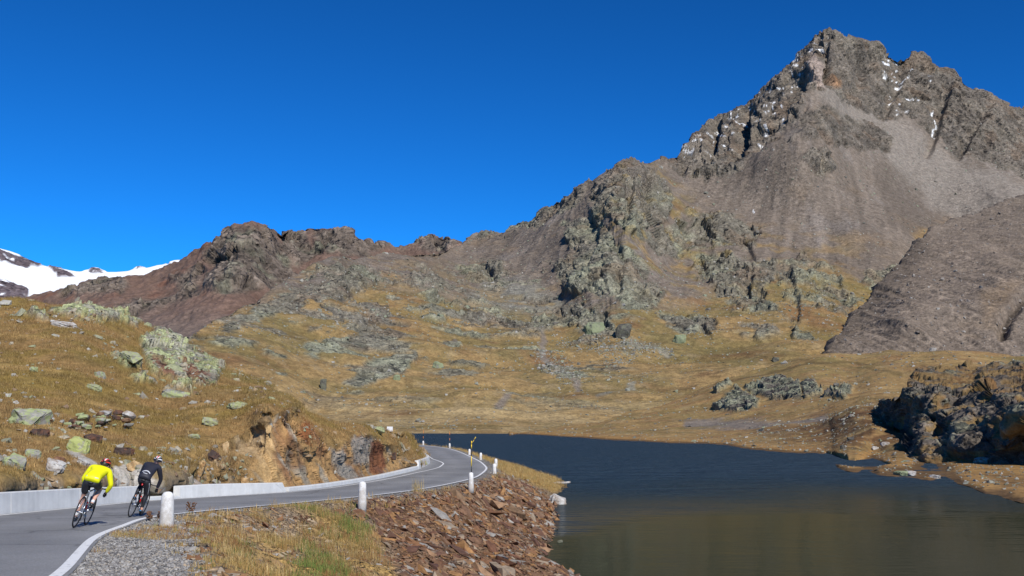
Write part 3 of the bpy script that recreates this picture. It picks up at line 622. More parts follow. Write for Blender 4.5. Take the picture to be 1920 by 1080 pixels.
M_water, t, b = new_mat('lake_water'); L = t.links.new
tc = t.nodes.new('ShaderNodeTexCoord'); sep = t.nodes.new('ShaderNodeSeparateXYZ'); L(tc.outputs['Object'], sep.inputs[0])
b.inputs['Specular IOR Level'].default_value = 0.0; gl = t.nodes.new('ShaderNodeBsdfGlossy'); fr_ = N(t, 'ShaderNodeFresnel', IOR=1.33); fk = N(t, 'ShaderNodeMath', operation='MULTIPLY'); L(fr_.outputs[0], fk.inputs[0]); fk.inputs[1].default_value = .52; mxs = t.nodes.new('ShaderNodeMixShader'); L(fk.outputs[0], mxs.inputs[0]); L(b.outputs[0], mxs.inputs[1]); L(gl.outputs[0], mxs.inputs[2]); L(mxs.outputs[0], t.nodes['Material Output'].inputs[0])
nz = N(t, 'ShaderNodeTexNoise', Scale=0.03, Detail=3.0); L(tc.outputs['Object'], nz.inputs['Vector'])
# wind-ruffled water out in the middle, calm water in the lee of the near bank
am = N(t, 'ShaderNodeMath', operation='MULTIPLY_ADD'); L(nz.outputs['Fac'], am.inputs[0]); am.inputs[1].default_value = 50.0; L(sep.outputs['Y'], am.inputs[2])
axm = N(t, 'ShaderNodeMath', operation='MULTIPLY_ADD'); L(sep.outputs['X'], axm.inputs[0]); axm.inputs[1].default_value = -0.35; L(am.outputs[0], axm.inputs[2])
ruf = N(t, 'ShaderNodeMapRange', **{'From Min': 85.0, 'From Max': 135.0, 'To Min': 0.022, 'To Max': 1.0}); L(axm.outputs[0], ruf.inputs['Value'])
mp = N(t, 'ShaderNodeMapping'); mp.inputs['Scale'].default_value = (0.55, 1.25, 1.0); L(tc.outputs['Object'], mp.inputs['Vector'])
w1 = N(t, 'ShaderNodeTexNoise', Scale=1.1, Detail=4.0, Roughness=0.6); L(mp.outputs[0], w1.inputs['Vector'])
w2 = N(t, 'ShaderNodeTexNoise', Scale=0.28, Detail=2.0, Roughness=0.5); L(mp.outputs[0], w2.inputs['Vector'])
wa = N(t, 'ShaderNodeMath', operation='MULTIPLY_ADD'); L(w2.outputs['Fac'], wa.inputs[0]); wa.inputs[1].default_value = 1.6; L(w1.outputs['Fac'], wa.inputs[2])
bp = N(t, 'ShaderNodeBump', Distance=1.6); L(wa.outputs[0], bp.inputs['Height']); L(ruf.outputs[0], bp.inputs['Strength']); L(bp.outputs[0], b.inputs['Normal'])
rr = N(t, 'ShaderNodeMapRange', **{'From Min': 0.0, 'From Max': 1.0, 'To Min': 0.06, 'To Max': 0.45}); L(ruf.outputs[0], rr.inputs['Value']); L(rr.outputs[0], gl.inputs['Roughness']); L(bp.outputs[0], gl.inputs['Normal']); L(bp.outputs[0], fr_.inputs['Normal']); b.inputs['Roughness'].default_value = 1.0
cwm = N(t, 'ShaderNodeMix', data_type='RGBA'); L(ruf.outputs[0], cwm.inputs[0]); cwm.inputs[6].default_value = (0.026, 0.031, 0.016, 1); cwm.inputs[7].default_value = (0.015, 0.039, 0.062, 1); L(cwm.outputs[2], b.inputs['Base Color'])
ys = np.concatenate([np.linspace(-12, 60, 30), np.geomspace(64, 700, 60)])
rows = []
for y in ys:
    xl = float(XS(min(y, 185))) - 3 - max(0, (y - 185)) * .45; xr = max(30 + y * .75, 40)
    rows.append(np.stack([np.linspace(xl, xr, 24), np.full(24, y), np.full(24, LAKE)], -1))
link('lake', raw_mesh('lake', np.stack(rows), grid_faces(len(ys), 24)), M_water)['kind'] = 'structure'

# ---- the bank between road and lake: gravel verge, grass, then the rubble slope into the water
M_bank = terrain_mat('bank_gravel_and_earth', 6.0, 0.02, fine=0.36, bump=0.9, octs=8, cells=(.10, .045), stony=.7)
ys = np.concatenate([np.linspace(-10, 7, 14), np.geomspace(7.2, 262, 520)]); nc = 260
uu = np.linspace(0, 1, nc)
YY = np.broadcast_to(ys[:, None], (len(ys), nc)).copy()
xr, xs_ = XR(ys), XS(ys)
xs_ = np.maximum(xs_, xr + 2.2)
XX = (xr - 1.2)[:, None] + (xs_ + 4.0 - xr + 1.2)[:, None] * (uu ** 1.05)[None]
vw = np.interp(ys, [0, 12, 20, 30, 45, 75, 90, 120], [2.6, 2.1, 1.9, 1.35, 1.1, 1.35, 1.5, 1.0])
sx = XX - xr[:, None]
tt = (sx - vw[:, None]) / (xs_ - xr - vw)[:, None]
zroad = zr(ys)[:, None] - 0.012
prof = np.where(tt < 0, 0.0, np.where(tt < 1, tt ** 0.92, 1 + (tt - 1) * 1.2))
ZZ = zroad + (LAKE - zroad) * prof - 0.03 * sst(.1, .6, sx) 
p0 = np.stack([XX, YY, ZZ], -1)
off = sst(.25, 1.0, sx)
a = fbm(p0 / 2.2, 4); bb = fbm(p0 / .6 + 4, 4)
slope_ = sst(-.05, .15, tt)
# outcrop head of the rubble by the bend: a small grassy spit running into the water
ZZ = ZZ + off * (.05 * a * (1 - slope_) + slope_ * (.32 * a + .10 * bb) + .02 * bb) 
pos = np.stack([XX, YY, ZZ], -1); n_ = grid_normals(pos)
px_, py_ = unP((XX, np.maximum(YY, 3), ZZ))
rub = sst(-12, 12, poly_sd(px_ + 14 * a, py_ + 8 * bb, [(640, 958), (690, 940), (800, 925), (880, 913), (925, 893), (960, 895), (990, 912), (1040, 940), (1090, 1000), (1300, 1090), (1300, 1400), (800, 1400), (760, 1100), (735, 1040), (690, 985)]))
rub = np.where(py_ > 1085, np.maximum(rub, sst(.3, .5, tt) * (px_ > 750)), rub)
spit = sst(-4, 4, poly_sd(px_, py_ + 3 * a, [(925, 870), (960, 872), (1000, 880), (1062, 908), (1040, 925), (1000, 905), (950, 890)]))
GRAVEL = np.array([.20, .19, .175]); EARTH = np.array([.215, .155, .095]); DRY = np.array([.34, .25, .12]); STRAW = np.array([.30, .19, .065]); RUB = np.array([.15, .085, .045])
c = np.broadcast_to(GRAVEL, XX.shape + (3,)).copy()
c = mixc(c, .75 * sst(.1, .5, a) * (1 - .3 * slope_), DRY * .9)
c = mixc(c, .6 * sst(.2, .6, bb), EARTH)
c = mixc(c, .85 * sst(310, 400, px_ + 40 * a) * (1 - rub) * (YY < 60) * sst(.5, .9, sx), EARTH); c = mixc(c, slope_ * (1 - rub), EARTH); c = mixc(c, slope_ * (1 - rub) * sst(-.2, .35, a), STRAW)
c = mixc(c, rub, RUB); c = mixc(c, rub * sst(.1, .5, bb) * .7, np.array([.21, .135, .075])); c = mixc(c, rub * sst(.15, .5, a) * .5, np.array([.19, .175, .155]))
c = mixc(c, spit * .9, STRAW); c = mixc(c, sst(85, 110, YY) * slope_, STRAW)
c = mixc(c, .7 * sst(.25, 0, ZZ - LAKE), np.array([.06, .045, .03]))
bank = link('bank', raw_mesh('bank', pos, grid_faces(len(ys), nc), True, c), M_bank); bank['kind'] = 'structure'
BANK = dict(pos=pos, n=n_, tt=tt, sx=sx, rub=rub, spit=spit, px=px_, py=py_, slope=slope_, a=a)
def bank_z(x, y):
    i = int(np.clip(np.searchsorted(ys_bank, y), 0, len(ys_bank) - 1)); j = int(np.clip(np.searchsorted(pos_bank[i, :, 0], x), 0, nc_bank - 1))
    return float(pos_bank[i, j, 2])
ys_bank, pos_bank, nc_bank = ys, pos, nc

# ---- the road
M_road, t, b = new_mat('worn_asphalt'); L = t.links.new
tc = t.nodes.new('ShaderNodeTexCoord'); at = N(t, 'ShaderNodeAttribute', attribute_name='col')
n1 = N(t, 'ShaderNodeTexNoise', Scale=0.35, Detail=6.0, Roughness=0.65); n2 = N(t, 'ShaderNodeTexNoise', Scale=38.0, Detail=3.0, Roughness=0.8); n3 = N(t, 'ShaderNodeTexVoronoi', Scale=0.16)
n3.feature = 'DISTANCE_TO_EDGE'
wz = N(t, 'ShaderNodeTexNoise', Scale=1.3, Detail=4.0)
for q in (n1, n2, wz): L(tc.outputs['Object'], q.inputs['Vector'])
wv = N(t, 'ShaderNodeVectorMath', operation='ADD'); L(tc.outputs['Object'], wv.inputs[0]); L(wz.outputs['Color'], wv.inputs[1]); L(wv.outputs[0], n3.inputs['Vector'])
m1 = N(t, 'ShaderNodeMapRange', **{'From Min': 0.3, 'From Max': 0.7, 'To Min': 0.80, 'To Max': 1.2}); L(n1.outputs['Fac'], m1.inputs['Value'])
m2 = N(t, 'ShaderNodeMapRange', **{'From Min': 0.25, 'From Max': 0.75, 'To Min': 0.55, 'To Max': 1.45}); L(n2.outputs['Fac'], m2.inputs['Value'])
m3 = N(t, 'ShaderNodeMapRange', **{'From Min': 0.0, 'From Max': 0.012, 'To Min': 0.62, 'To Max': 1.0}); L(n3.outputs['Distance'], m3.inputs['Value'])
q1 = N(t, 'ShaderNodeMath', operation='MULTIPLY'); L(m1.outputs[0], q1.inputs[0]); L(m2.outputs[0], q1.inputs[1])
q2 = N(t, 'ShaderNodeMath', operation='MULTIPLY'); L(q1.outputs[0], q2.inputs[0]); L(m3.outputs[0], q2.inputs[1])
vm = N(t, 'ShaderNodeVectorMath', operation='SCALE'); L(at.outputs['Color'], vm.inputs[0]); L(q2.outputs[0], vm.inputs['Scale']); L(vm.outputs[0], b.inputs['Base Color'])
b.inputs['Roughness'].default_value = 0.85; b.inputs['Specular IOR Level'].default_value = 0.3
bp = N(t, 'ShaderNodeBump', Strength=0.5, Distance=0.01); L(n2.outputs['Fac'], bp.inputs['Height']); L(bp.outputs[0], b.inputs['Normal'])
ys = np.concatenate([np.linspace(-10, 8, 10), np.geomspace(8.5, 195, 190)]); nc = 25
u = np.linspace(0, 1, nc)[None]
x0, x1 = (XL(ys) - .35)[:, None], (XR(ys) + .12)[:, None]
XX = x0 + (x1 - x0) * u; YY = np.broadcast_to(ys[:, None], XX.shape); ZZ = np.broadcast_to(zr(ys)[:, None], XX.shape) + 0.012
ASPH = np.array([.208, .207, .205])
cw = 1 + .10 * np.cos((u - .5) * 4 * math.pi) - .06 * np.cos((u - .5) * 2 * math.pi)
c = ASPH * np.broadcast_to(cw, XX.shape)[..., None]
road = link('road', raw_mesh('road', np.stack([XX, YY, ZZ], -1), grid_faces(len(ys), nc), True, c), M_road); road['kind'] = 'structure'

def strip(name, fx, y0, y1, wd, mat, dz, parent, n=220):
    ys = np.geomspace(y0, y1, n) if y0 > 0 else np.linspace(y0, y1, n)
    x = fx(ys); tx = np.gradient(x, ys); nx = 1 / np.sqrt(1 + tx * tx); ny = -tx * nx
    z = zr(ys) + dz
    A = np.stack([x - nx * wd / 2, ys - ny * wd / 2, z], -1); B = np.stack([x + nx * wd / 2, ys + ny * wd / 2, z], -1)
    o = link(name, raw_mesh(name, np.stack([A, B], 1), grid_faces(n, 2)), mat, parent); o['kind'] = 'structure'
    return o
M_paint, t, b = new_mat('worn_white_paint'); L = t.links.new
tc = t.nodes.new('ShaderNodeTexCoord'); n1 = N(t, 'ShaderNodeTexNoise', Scale=9.0, Detail=7.0, Roughness=0.75); L(tc.outputs['Object'], n1.inputs['Vector'])
m1 = N(t, 'ShaderNodeMapRange', **{'From Min': 0.34, 'From Max': 0.44, 'To Min': 0.0, 'To Max': 1.0}); L(n1.outputs['Fac'], m1.inputs['Value'])
mx = N(t, 'ShaderNodeMix', data_type='RGBA'); L(m1.outputs[0], mx.inputs[0]); mx.inputs[6].default_value = (.32, .32, .32, 1); mx.inputs[7].default_value = (.74, .74, .72, 1); L(mx.outputs[2], b.inputs['Base Color'])
b.inputs['Roughness'].default_value = .75
strip('edge_line', lambda y: XR(y) - .02, 6, 188, .15, M_paint, .017, road)
strip('edge_line', lambda y: XL(y) + np.interp(y, [20, 40, 60, 78, 88, 96, 110, 130, 180], [.12, .2, .4, .75, 1.3, 1.3, .6, .3, .3]), 18, 180, .13, M_paint, .017, road)

# ---- the grassy hill at the left with its rock cut above the wall
M_hill = terrain_mat('hill_turf_and_rock', 2.2, 0.08, fine=0.30, bump=0.85, octs=7, cells=(.42, .17), stony=.45)
_hb = [(0, 968), (140, 955), (240, 944), (340, 937), (545, 924), (650, 911), (740, 894), (775, 884), (796, 868), (803, 852)]
def _hbd(px, py):
    p = hit(px, py, lambda y: float(zr(y)) - .15); return float(p[1]) * 1.015 + .8
_ctl = [(x, y, _hbd(x, y)) for x, y in _hb[:8]] + [(-300, 980, 22), (-150, 975, 24)]
_ctl += [(0, 900, 30), (0, 850, 35.5), (0, 780, 46), (0, 700, 60), (0, 620, 76), (0, 560, 96), (150, 900, 35), (150, 850, 40), (150, 800, 47), (150, 700, 63), (150, 620, 79), (150, 573, 96), (300, 900, 40), (300, 850, 46), (300, 800, 53), (300, 740, 66), (300, 660, 86), (300, 622, 102),
         (400, 905, 42.3), (400, 860, 43.8), (400, 800, 52), (400, 740, 66), (400, 674, 97), (500, 900, 44.6), (500, 850, 45.4), (500, 800, 46.4), (500, 768, 52), (500, 745, 64), (500, 726, 84), (580, 890, 48.5), (580, 850, 49.2), (580, 805, 50.5), (580, 788, 57), (580, 772, 80),
         (680, 885, 57), (680, 850, 58.5), (680, 825, 60.5), (680, 810, 68), (680, 794, 96), (760, 865, 73), (760, 845, 77), (760, 830, 84), (760, 813, 108), (790, 862, 88), (785, 845, 100), (795, 850, 112), (803, 850, 116), (-300, 850, 30), (-300, 700, 50), (-300, 520, 90)]
_hx = [h[0] for h in _hb[:9]]; _hd = [_hbd(*h) for h in _hb[:9]]; _hyy = [h[1] for h in _hb[:9]]
def _cut(x, y):
    d = float(np.interp(x, _hx, _hd)); return (x, y, d + (float(np.interp(x, _hx, _hyy)) - y) * d / FPX * (.42 if x > 470 else .8) + .1)
_ctl = [q for q in _ctl if not (q[0] >= 380 and q[1] > 782 and q[0] < 765 and q[1] < float(np.interp(q[0], _hx, _hyy)) - 2)]
_ctl += [_cut(x, y) for x, y in ((380, 905), (380, 870), (420, 900), (420, 850), (470, 900), (470, 850), (500, 905), (500, 860), (500, 815), (500, 790), (545, 895), (545, 850), (545, 800), (545, 782), (600, 890), (600, 850), (590, 815), (650, 885), (650, 850), (660, 820), (700, 880), (700, 850), (705, 824), (740, 870), (735, 845))]
_ctl += [(520, 780, _cut(520, 790)[2] + .7), (500, 776, _cut(500, 790)[2] + 1.6), (545, 773, _cut(545, 782)[2] + 1.2), (470, 800, _cut(470, 815)[2] + 2.0), (520, 800, _cut(520, 800)[2]), (565, 790, _cut(565, 800)[2] + .5)]
_ctl += [(400, 812, _cut(400, 830)[2] + 5), (400, 790, 55), (600, 800, _cut(600, 812)[2] + 4), (680, 808, 68), (740, 830, 76)]
def f(px, py, p, n):
    a = fbm(p / 5.5, 4); b = fbm(p / 1.6 + 5, 4); s = fbm(p / .5 + 9, 3); big = fbm(p / 14 + 2, 3)
    wx = px + 9 * b; wy = py + 7 * fbm(p / 1.6 + 25, 4)
    g = np.broadcast_to(GRASS_A, px.shape + (3,)).copy()
    g = mixc(g, .85 * sst(-.15, .35, a), np.array([.215, .158, .045])); g = mixc(g, .7 * sst(.0, .45, b), np.array([.165, .112, .042])); g = mixc(g, .6 * sst(.15, .5, fbm(np.stack([p[..., 0] / 6, p[..., 1] / 3, p[..., 2] / 1.2], -1) + 71, 4)), np.array([.40, .275, .110]))
    g = g * np.array([.93, .88, .86])
    g = mixc(g, .5 * sst(.2, .5, big), np.array([.155, .125, .042]))
    # rock slabs with yellow-green lichen
    rk = np.full(px.shape, -99.0)
    for poly in ([(90, 582), (140, 576), (215, 588), (262, 606), (250, 614), (190, 604), (120, 598)], [(45, 592), (75, 588), (92, 600), (70, 602)], [(262, 640), (290, 622), (330, 640), (385, 668), (420, 690), (402, 722), (372, 728), (330, 712), (282, 700), (268, 668)], [(205, 672), (232, 668), (262, 690), (235, 696)], [(244, 712), (285, 714), (290, 722), (250, 722)], [(300, 732), (360, 730), (362, 744), (330, 742)]):
        rk = np.maximum(rk, poly_sd(wx, wy, poly))
    rock = sst(-3, 4, rk + 5 * s + 3 * a)
    gc = rock * 0
    rc = mixc(np.broadcast_to(np.array([.235, .225, .175]), px.shape + (3,)).copy(), .9 * sst(-.1, .25, b + .4 * s), np.array([.275, .300, .150]))
    rc = mixc(rc, .8 * sst(.15, .45, fbm(p / 3 + 41, 4)), np.array([.12, .105, .085]))
    red = np.maximum.reduce([poly_sd(wx, wy, [(280, 680), (312, 690), (330, 712), (296, 704)]), poly_sd(wx, wy, [(335, 690), (360, 700), (412, 728), (350, 720)]), poly_sd(wx, wy, [(365, 655), (385, 662), (378, 676), (362, 668)]), poly_sd(wx, wy, [(228, 642), (262, 650), (264, 664), (236, 658)])])
    rc = mixc(rc, .9 * sst(-3, 4, red + 4 * s), np.array([.12, .052, .032]))
    # the rock cut above the road: slabs dipping to the right, rusty, ochre and grey
    cut = np.maximum(poly_sd(wx, wy, [(480, 800), (510, 785), (545, 772), (560, 782), (585, 800), (620, 830), (650, 828), (672, 812), (715, 822), (745, 850), (778, 858), (790, 872), (740, 900), (640, 920), (545, 930), (500, 930), (478, 880)]), poly_sd(wx, wy, [(370, 860), (400, 830), (440, 826), (485, 800), (520, 930), (360, 940), (352, 890)]) - 2)
    tuft = poly_sd(wx, wy, [(590, 800), (625, 800), (660, 815), (648, 838), (618, 838), (600, 818)])
    cm = sst(-4, 5, cut + 6 * b) * sst(6, -4, tuft)
    st = np.stack([(p[..., 0] + .50 * p[..., 2]) / .42, p[..., 1] / 2.2, p[..., 2] / 3.5], -1)
    s1 = fbm(st * .35 + 3, 4); s2 = fbm(st + 8, 4)
    cc = np.broadcast_to(np.array([.33, .20, .085]), px.shape + (3,)).copy()
    cc = mixc(cc, .85 * sst(-.1, .25, s1), np.array([.21, .105, .05])); cc = mixc(cc, .8 * sst(.1, .4, s2), np.array([.25, .23, .185]))
    cc = mixc(cc, .7 * sst(.15, .45, fbm(st * .6 + 30, 4)), np.array([.13, .07, .042]))
    cc = mixc(cc, .8 * sst(-6, 8, poly_sd(wx, wy, [(490, 800), (522, 790), (520, 860), (540, 915), (505, 925), (484, 880)])), np.array([.42, .28, .13]))
    cc = mixc(cc, .85 * sst(-4, 5, poly_sd(wx, wy, [(566, 782), (580, 800), (592, 838), (578, 832), (568, 805)]) + 3 * s2), np.array([.26, .085, .028]))
    cc = mixc(cc, .85 * sst(-4, 6, np.maximum(poly_sd(wx, wy, [(618, 830), (650, 845), (680, 900), (660, 905), (630, 860)]), poly_sd(wx, wy, [(662, 812), (705, 818), (698, 870), (668, 870)])) + 5 * s2), np.array([.235, .215, .185]))
    cc = mixc(cc, .9 * sst(-3, 5, poly_sd(wx, wy, [(700, 828), (722, 822), (734, 870), (712, 890), (698, 885)]) + 5 * s2), np.array([.145, .055, .028]))
    left = sst(520, 460, px)
    cc = mixc(cc, left * .75, np.array([.20, .130, .055])); cc = mixc(cc, left * sst(.05, .35, b + .3 * s) * .8, np.array([.36, .26, .15]))
    pale = poly_sd(wx, wy, [(196, 884), (228, 880), (262, 890), (305, 915), (300, 925), (200, 925)])
    pale = np.maximum(pale, poly_sd(wx, wy, [(118, 850), (136, 852), (178, 872), (172, 880), (140, 866)]))
    c = mixc(g, rock, rc); c = mixc(c, cm, cc)
    base = sst(-34, 0, py - np.interp(px, [0, 340, 350], [925, 905, 800])) * sst(360, 330, px)
    c = mixc(c, base * sst(-.35, .1, b) * .8, np.array([.23, .175, .12]))
    c = mixc(c, .9 * sst(-3, 3, pale + 3 * s), np.array([.40, .375, .335]))
    crest = sst(9, 0, np.abs(py - spline([(345, 890), (400, 845), (440, 828), (485, 800), (520, 782), (548, 770)])(px))) * (px > 350) * (px < 556)
    c = mixc(c, .55 * crest * sst(-.3, .2, b), np.array([.060, .042, .018]))  # shadow of the overhanging turf, painted dark along the crest
    edge = sst(14, 0, rk) * sst(-14, 0, rk)
    d = .55 * big * sst(930, 900, py) + .28 * a + .13 * b * (1 - rock * .4) + .035 * s
    fr = facets(np.stack([p[..., 0] - .5 * p[..., 2], p[..., 1], p[..., 2] + .3 * p[..., 0]], -1) / np.array([3.2, 4, 2.4]) + 3, rock + base); fr2 = facets(p / np.array([1.1, 1.3, .9]) + 13, rock + base)
    c = c * (1 + rock * (.35 * fr + .3 * fr2))[..., None]
    d = d + rock * (.45 + .55 * fr + .22 * fr2) + base * (.30 * fr2 + .1) 
    fst = np.stack([p[..., 0] + .50 * p[..., 2] + .25 * b, p[..., 1], p[..., 2]], -1); g1 = facets(fst / np.array([1.1, 2.0, 3.6]) + 5, cm); g2 = facets(fst / np.array([.42, .8, 1.5]) + 25, cm); g3 = facets(fst / np.array([.2, .4, .5]) + 45, cm)
    c = c * (1 + cm * (.10 * g1 + .18 * g2))[..., None]
    d = d + cm * (.24 * g1 + .10 * g2 + .04 * g3 + .05 * s2) + crest * .30 * (1 + b)
    d = d - .12 * cm
    d = d * sst(.012, .10, (np.interp(px, [q[0] for q in _hb], [q[1] for q in _hb]) - py) / 300.0 + .004)
    return d, withrock(c, np.maximum(.12, np.maximum(rock * .9, cm * .42)))
hill = layer('grassy_hill', -330, 803, 640, 400, pchip([-330, -150] + [q[0] for q in _hb], [982, 976] + [q[1] + 3 for q in _hb]),
      spline([(-330, 530), (-100, 552), (0, 560), (60, 567), (140, 573), (200, 581), (240, 596), (290, 620), (330, 640), (365, 654), (400, 675), (440, 691), (490, 722), (525, 740), (560, 766), (600, 780), (640, 789), (700, 797), (740, 807), (762, 814), (778, 828), (790, 841), (803, 852)]), tps(_ctl), f, M_hill, back=10, backstep=1.05)

# ---- concrete walls along the uphill side of the road
def conc_mat():
    m, t, b = new_mat('cast_concrete'); L = t.links.new
    tc = t.nodes.new('ShaderNodeTexCoord')
    n1 = N(t, 'ShaderNodeTexNoise', Scale=1.4, Detail=7.0, Roughness=0.7); n2 = N(t, 'ShaderNodeTexNoise', Scale=40.0, Detail=3.0)
    mp = N(t, 'ShaderNodeMapping'); mp.inputs['Scale'].default_value = (2.5, 2.5, 0.25); L(tc.outputs['Object'], mp.inputs['Vector'])
    n3 = N(t, 'ShaderNodeTexNoise', Scale=2.0, Detail=4.0); L(mp.outputs[0], n3.inputs['Vector'])
    L(tc.outputs['Object'], n1.inputs['Vector']); L(tc.outputs['Object'], n2.inputs['Vector'])
    r1 = N(t, 'ShaderNodeMapRange', **{'From Min': 0.3, 'From Max': 0.7, 'To Min': 0.86, 'To Max': 1.1}); L(n1.outputs['Fac'], r1.inputs['Value'])
    r3 = N(t, 'ShaderNodeMapRange', **{'From Min': 0.3, 'From Max': 0.7, 'To Min': 0.93, 'To Max': 1.05}); L(n3.outputs['Fac'], r3.inputs['Value'])
    q = N(t, 'ShaderNodeMath', operation='MULTIPLY'); L(r1.outputs[0], q.inputs[0]); L(r3.outputs[0], q.inputs[1])
    vm = N(t, 'ShaderNodeVectorMath', operation='SCALE'); vm.inputs[0].default_value = (.60, .60, .585); L(q.outputs[0], vm.inputs['Scale']); L(vm.outputs[0], b.inputs['Base Color'])
    b.inputs['Roughness'].default_value = .9
    bp = N(t, 'ShaderNodeBump', Strength=.4, Distance=.01); L(n2.outputs['Fac'], bp.inputs['Height']); L(bp.outputs[0], b.inputs['Normal'])
    return m
M_conc = conc_mat()
def wall_panel(y0, y1, h0, h1, off, thick, parent, gap=0.012, slope0=0.0, slope1=0.0, n=10, bot=-.25, offs=None):
    """One cast panel standing along the left road edge from depth y0 to y1; slope0/slope1 taper its ends."""
    ys = np.linspace(y0 + gap, y1 - gap, n)
    fo = (lambda y: np.full_like(y, off)) if offs is None else offs
    x = XL(ys) - fo(ys); tx = np.gradient(x, ys); nx = -1 / np.sqrt(1 + tx * tx); ny = tx / np.sqrt(1 + tx * tx)
    z = zr(ys); h = h0 + (h1 - h0) * (ys - y0) / (y1 - y0)
    bt = .05
    def ring(k):
        d = np.array([nx[k], ny[k], 0]); b0 = np.array([x[k], ys[k], z[k]])
        e = .025
        pts = [(0, bot), (bt * h[k] / .6, h[k] - e), (bt * h[k] / .6 + e, h[k]), (thick - e, h[k]), (thick, h[k] - e), (thick, bot)]
        return [b0 + d * a + np.array([0, 0, v]) for a, v in pts]
    bm = bmesh.new(); rings = []
    for k in range(n):
        r = ring(k)
        if k == 0 and slope0: r = [q + np.array([x[1] - x[0], ys[1] - ys[0], 0]) / math.hypot(x[1] - x[0], ys[1] - ys[0]) * slope0 * max(0, (q[2] - z[0]) / h[0]) for q in r]
        if k == n - 1 and slope1: r = [q - np.array([x[-1] - x[-2], ys[-1] - ys[-2], 0]) / math.hypot(x[-1] - x[-2], ys[-1] - ys[-2]) * slope1 * max(0, (q[2] - z[-1]) / h[-1]) for q in r]
        rings.append([bm.verts.new(q) for q in r])
    for k in range(n - 1):
        for j in range(5): bm.faces.new((rings[k][j], rings[k][j + 1], rings[k + 1][j + 1], rings[k + 1][j]))
    bm.faces.new(rings[0]); bm.faces.new(rings[-1][::-1])
    bmesh.ops.recalc_face_normals(bm, faces=bm.faces)
    me = bpy.data.meshes.new('panel'); bm.to_mesh(me); bm.free()
    return link('panel', me, M_conc, parent)
W1 = tag(empty('concrete_wall'), 'long pale concrete wall behind the two cyclists', 'wall')
Y1 = float(hit_road(292, 940)[1]); Y1b = float(hit_road(308, 939)[1])
e1 = np.linspace(14, Y1, 6)
for k in range(5): wall_panel(e1[k], e1[k + 1], .60, .60 if k < 4 else .56, .05, .32, W1)
wall_panel(Y1, Y1b, .56, .50, .05, .32, W1, n=5, offs=lambda y: .05 + .3 * np.clip((y - Y1) / (Y1b - Y1), 0, 1) ** 2)
Wl = tag(empty('concrete_block_kerb'), 'low flat concrete block in the gap between the two higher walls', 'kerb block')
wall_panel(Y1b + .15, float(hit_road(341, 935)[1]), .14, .12, .05, .5, Wl, n=5)
W2 = tag(empty('concrete_wall'), 'short raised concrete wall with one sloping end under the rock cut', 'wall')
ya, yb = float(hit_road(344, 935)[1]), float(hit_road(549, 922)[1])
ym = float(hit_road(404, 931)[1])
wall_panel(ya, ym, .50, .52, .05, .34, W2); wall_panel(ym, yb, .52, .44, .05, .34, W2, slope1=1.3)
W3 = tag(empty('low_concrete_wall'), 'low curving concrete kerb wall running from the raised wall to the bend', 'wall')
yc = float(hit_road(786, 880)[1])
e3 = np.linspace(yb + .02, yc, 8)
for k in range(7): wall_panel(e3[k], e3[k + 1], .20 + .01 * k, .21 + .01 * k, .06, .42, W3, gap=.006)
W4 = tag(empty('concrete_wall'), 'far curved concrete wall hugging the rock at the road bend', 'wall')
e4 = [yc + .05, yc + 6, yc + 14, yc + 26, yc + 42]
for k in range(4): wall_panel(e4[k], e4[k + 1], .72 - .04 * k, .70 - .04 * k, .06, .38, W4, gap=.008, slope0=.3 if k == 0 else 0)

# ================================================================== THINGS
# ---- small mesh builders
def bm_mesh(name, bm, smooth=True):
    bmesh.ops.recalc_face_normals(bm, faces=bm.faces)
    me = bpy.data.meshes.new(name); bm.to_mesh(me); bm.free()
    if smooth:
        for p in me.polygons: p.use_smooth = True
    return me
def tube(bm, pts, rad, seg=8, closed=False, cap=True):
    pts = [Vector(p) for p in pts]; n = len(pts)
    rad = [rad] * n if not hasattr(rad, '__len__') else rad
    rings = []; ref = None
    for i in range(n):
        a = pts[(i - 1) % n] if (closed or i > 0) else pts[i]; c_ = pts[(i + 1) % n] if (closed or i < n - 1) else pts[i]
        tdir = (c_ - a).normalized()
        if ref is None:
            ref = Vector((0, 0, 1)) if abs(tdir.z) < .9 else Vector((1, 0, 0))
        u_ = (ref - tdir * ref.dot(tdir)).normalized(); v_ = tdir.cross(u_); ref = u_
        rings.append([bm.verts.new(pts[i] + (u_ * math.cos(k * 2 * math.pi / seg) + v_ * math.sin(k * 2 * math.pi / seg)) * rad[i]) for k in range(seg)])
    m = n if closed else n - 1
    for i in range(m):
        r0, r1 = rings[i], rings[(i + 1) % n]
        for k in range(seg): bm.faces.new((r0[k], r0[(k + 1) % seg], r1[(k + 1) % seg], r1[k]))
    if cap and not closed:
        bm.faces.new(rings[0][::-1]); bm.faces.new(rings[-1])
    return rings
def lathe(bm, prof, seg=20, center=(0, 0)):
    rings = []
    for r, z in prof:
        rings.append([bm.verts.new((center[0] + r * math.cos(k * 2 * math.pi / seg), center[1] + r * math.sin(k * 2 * math.pi / seg), z)) for k in range(seg)])
    for a, b_ in zip(rings, rings[1:]):
        for k in range(seg): bm.faces.new((a[k], a[(k + 1) % seg], b_[(k + 1) % seg], b_[k]))
    bm.faces.new(rings[0][::-1]); bm.faces.new(rings[-1])
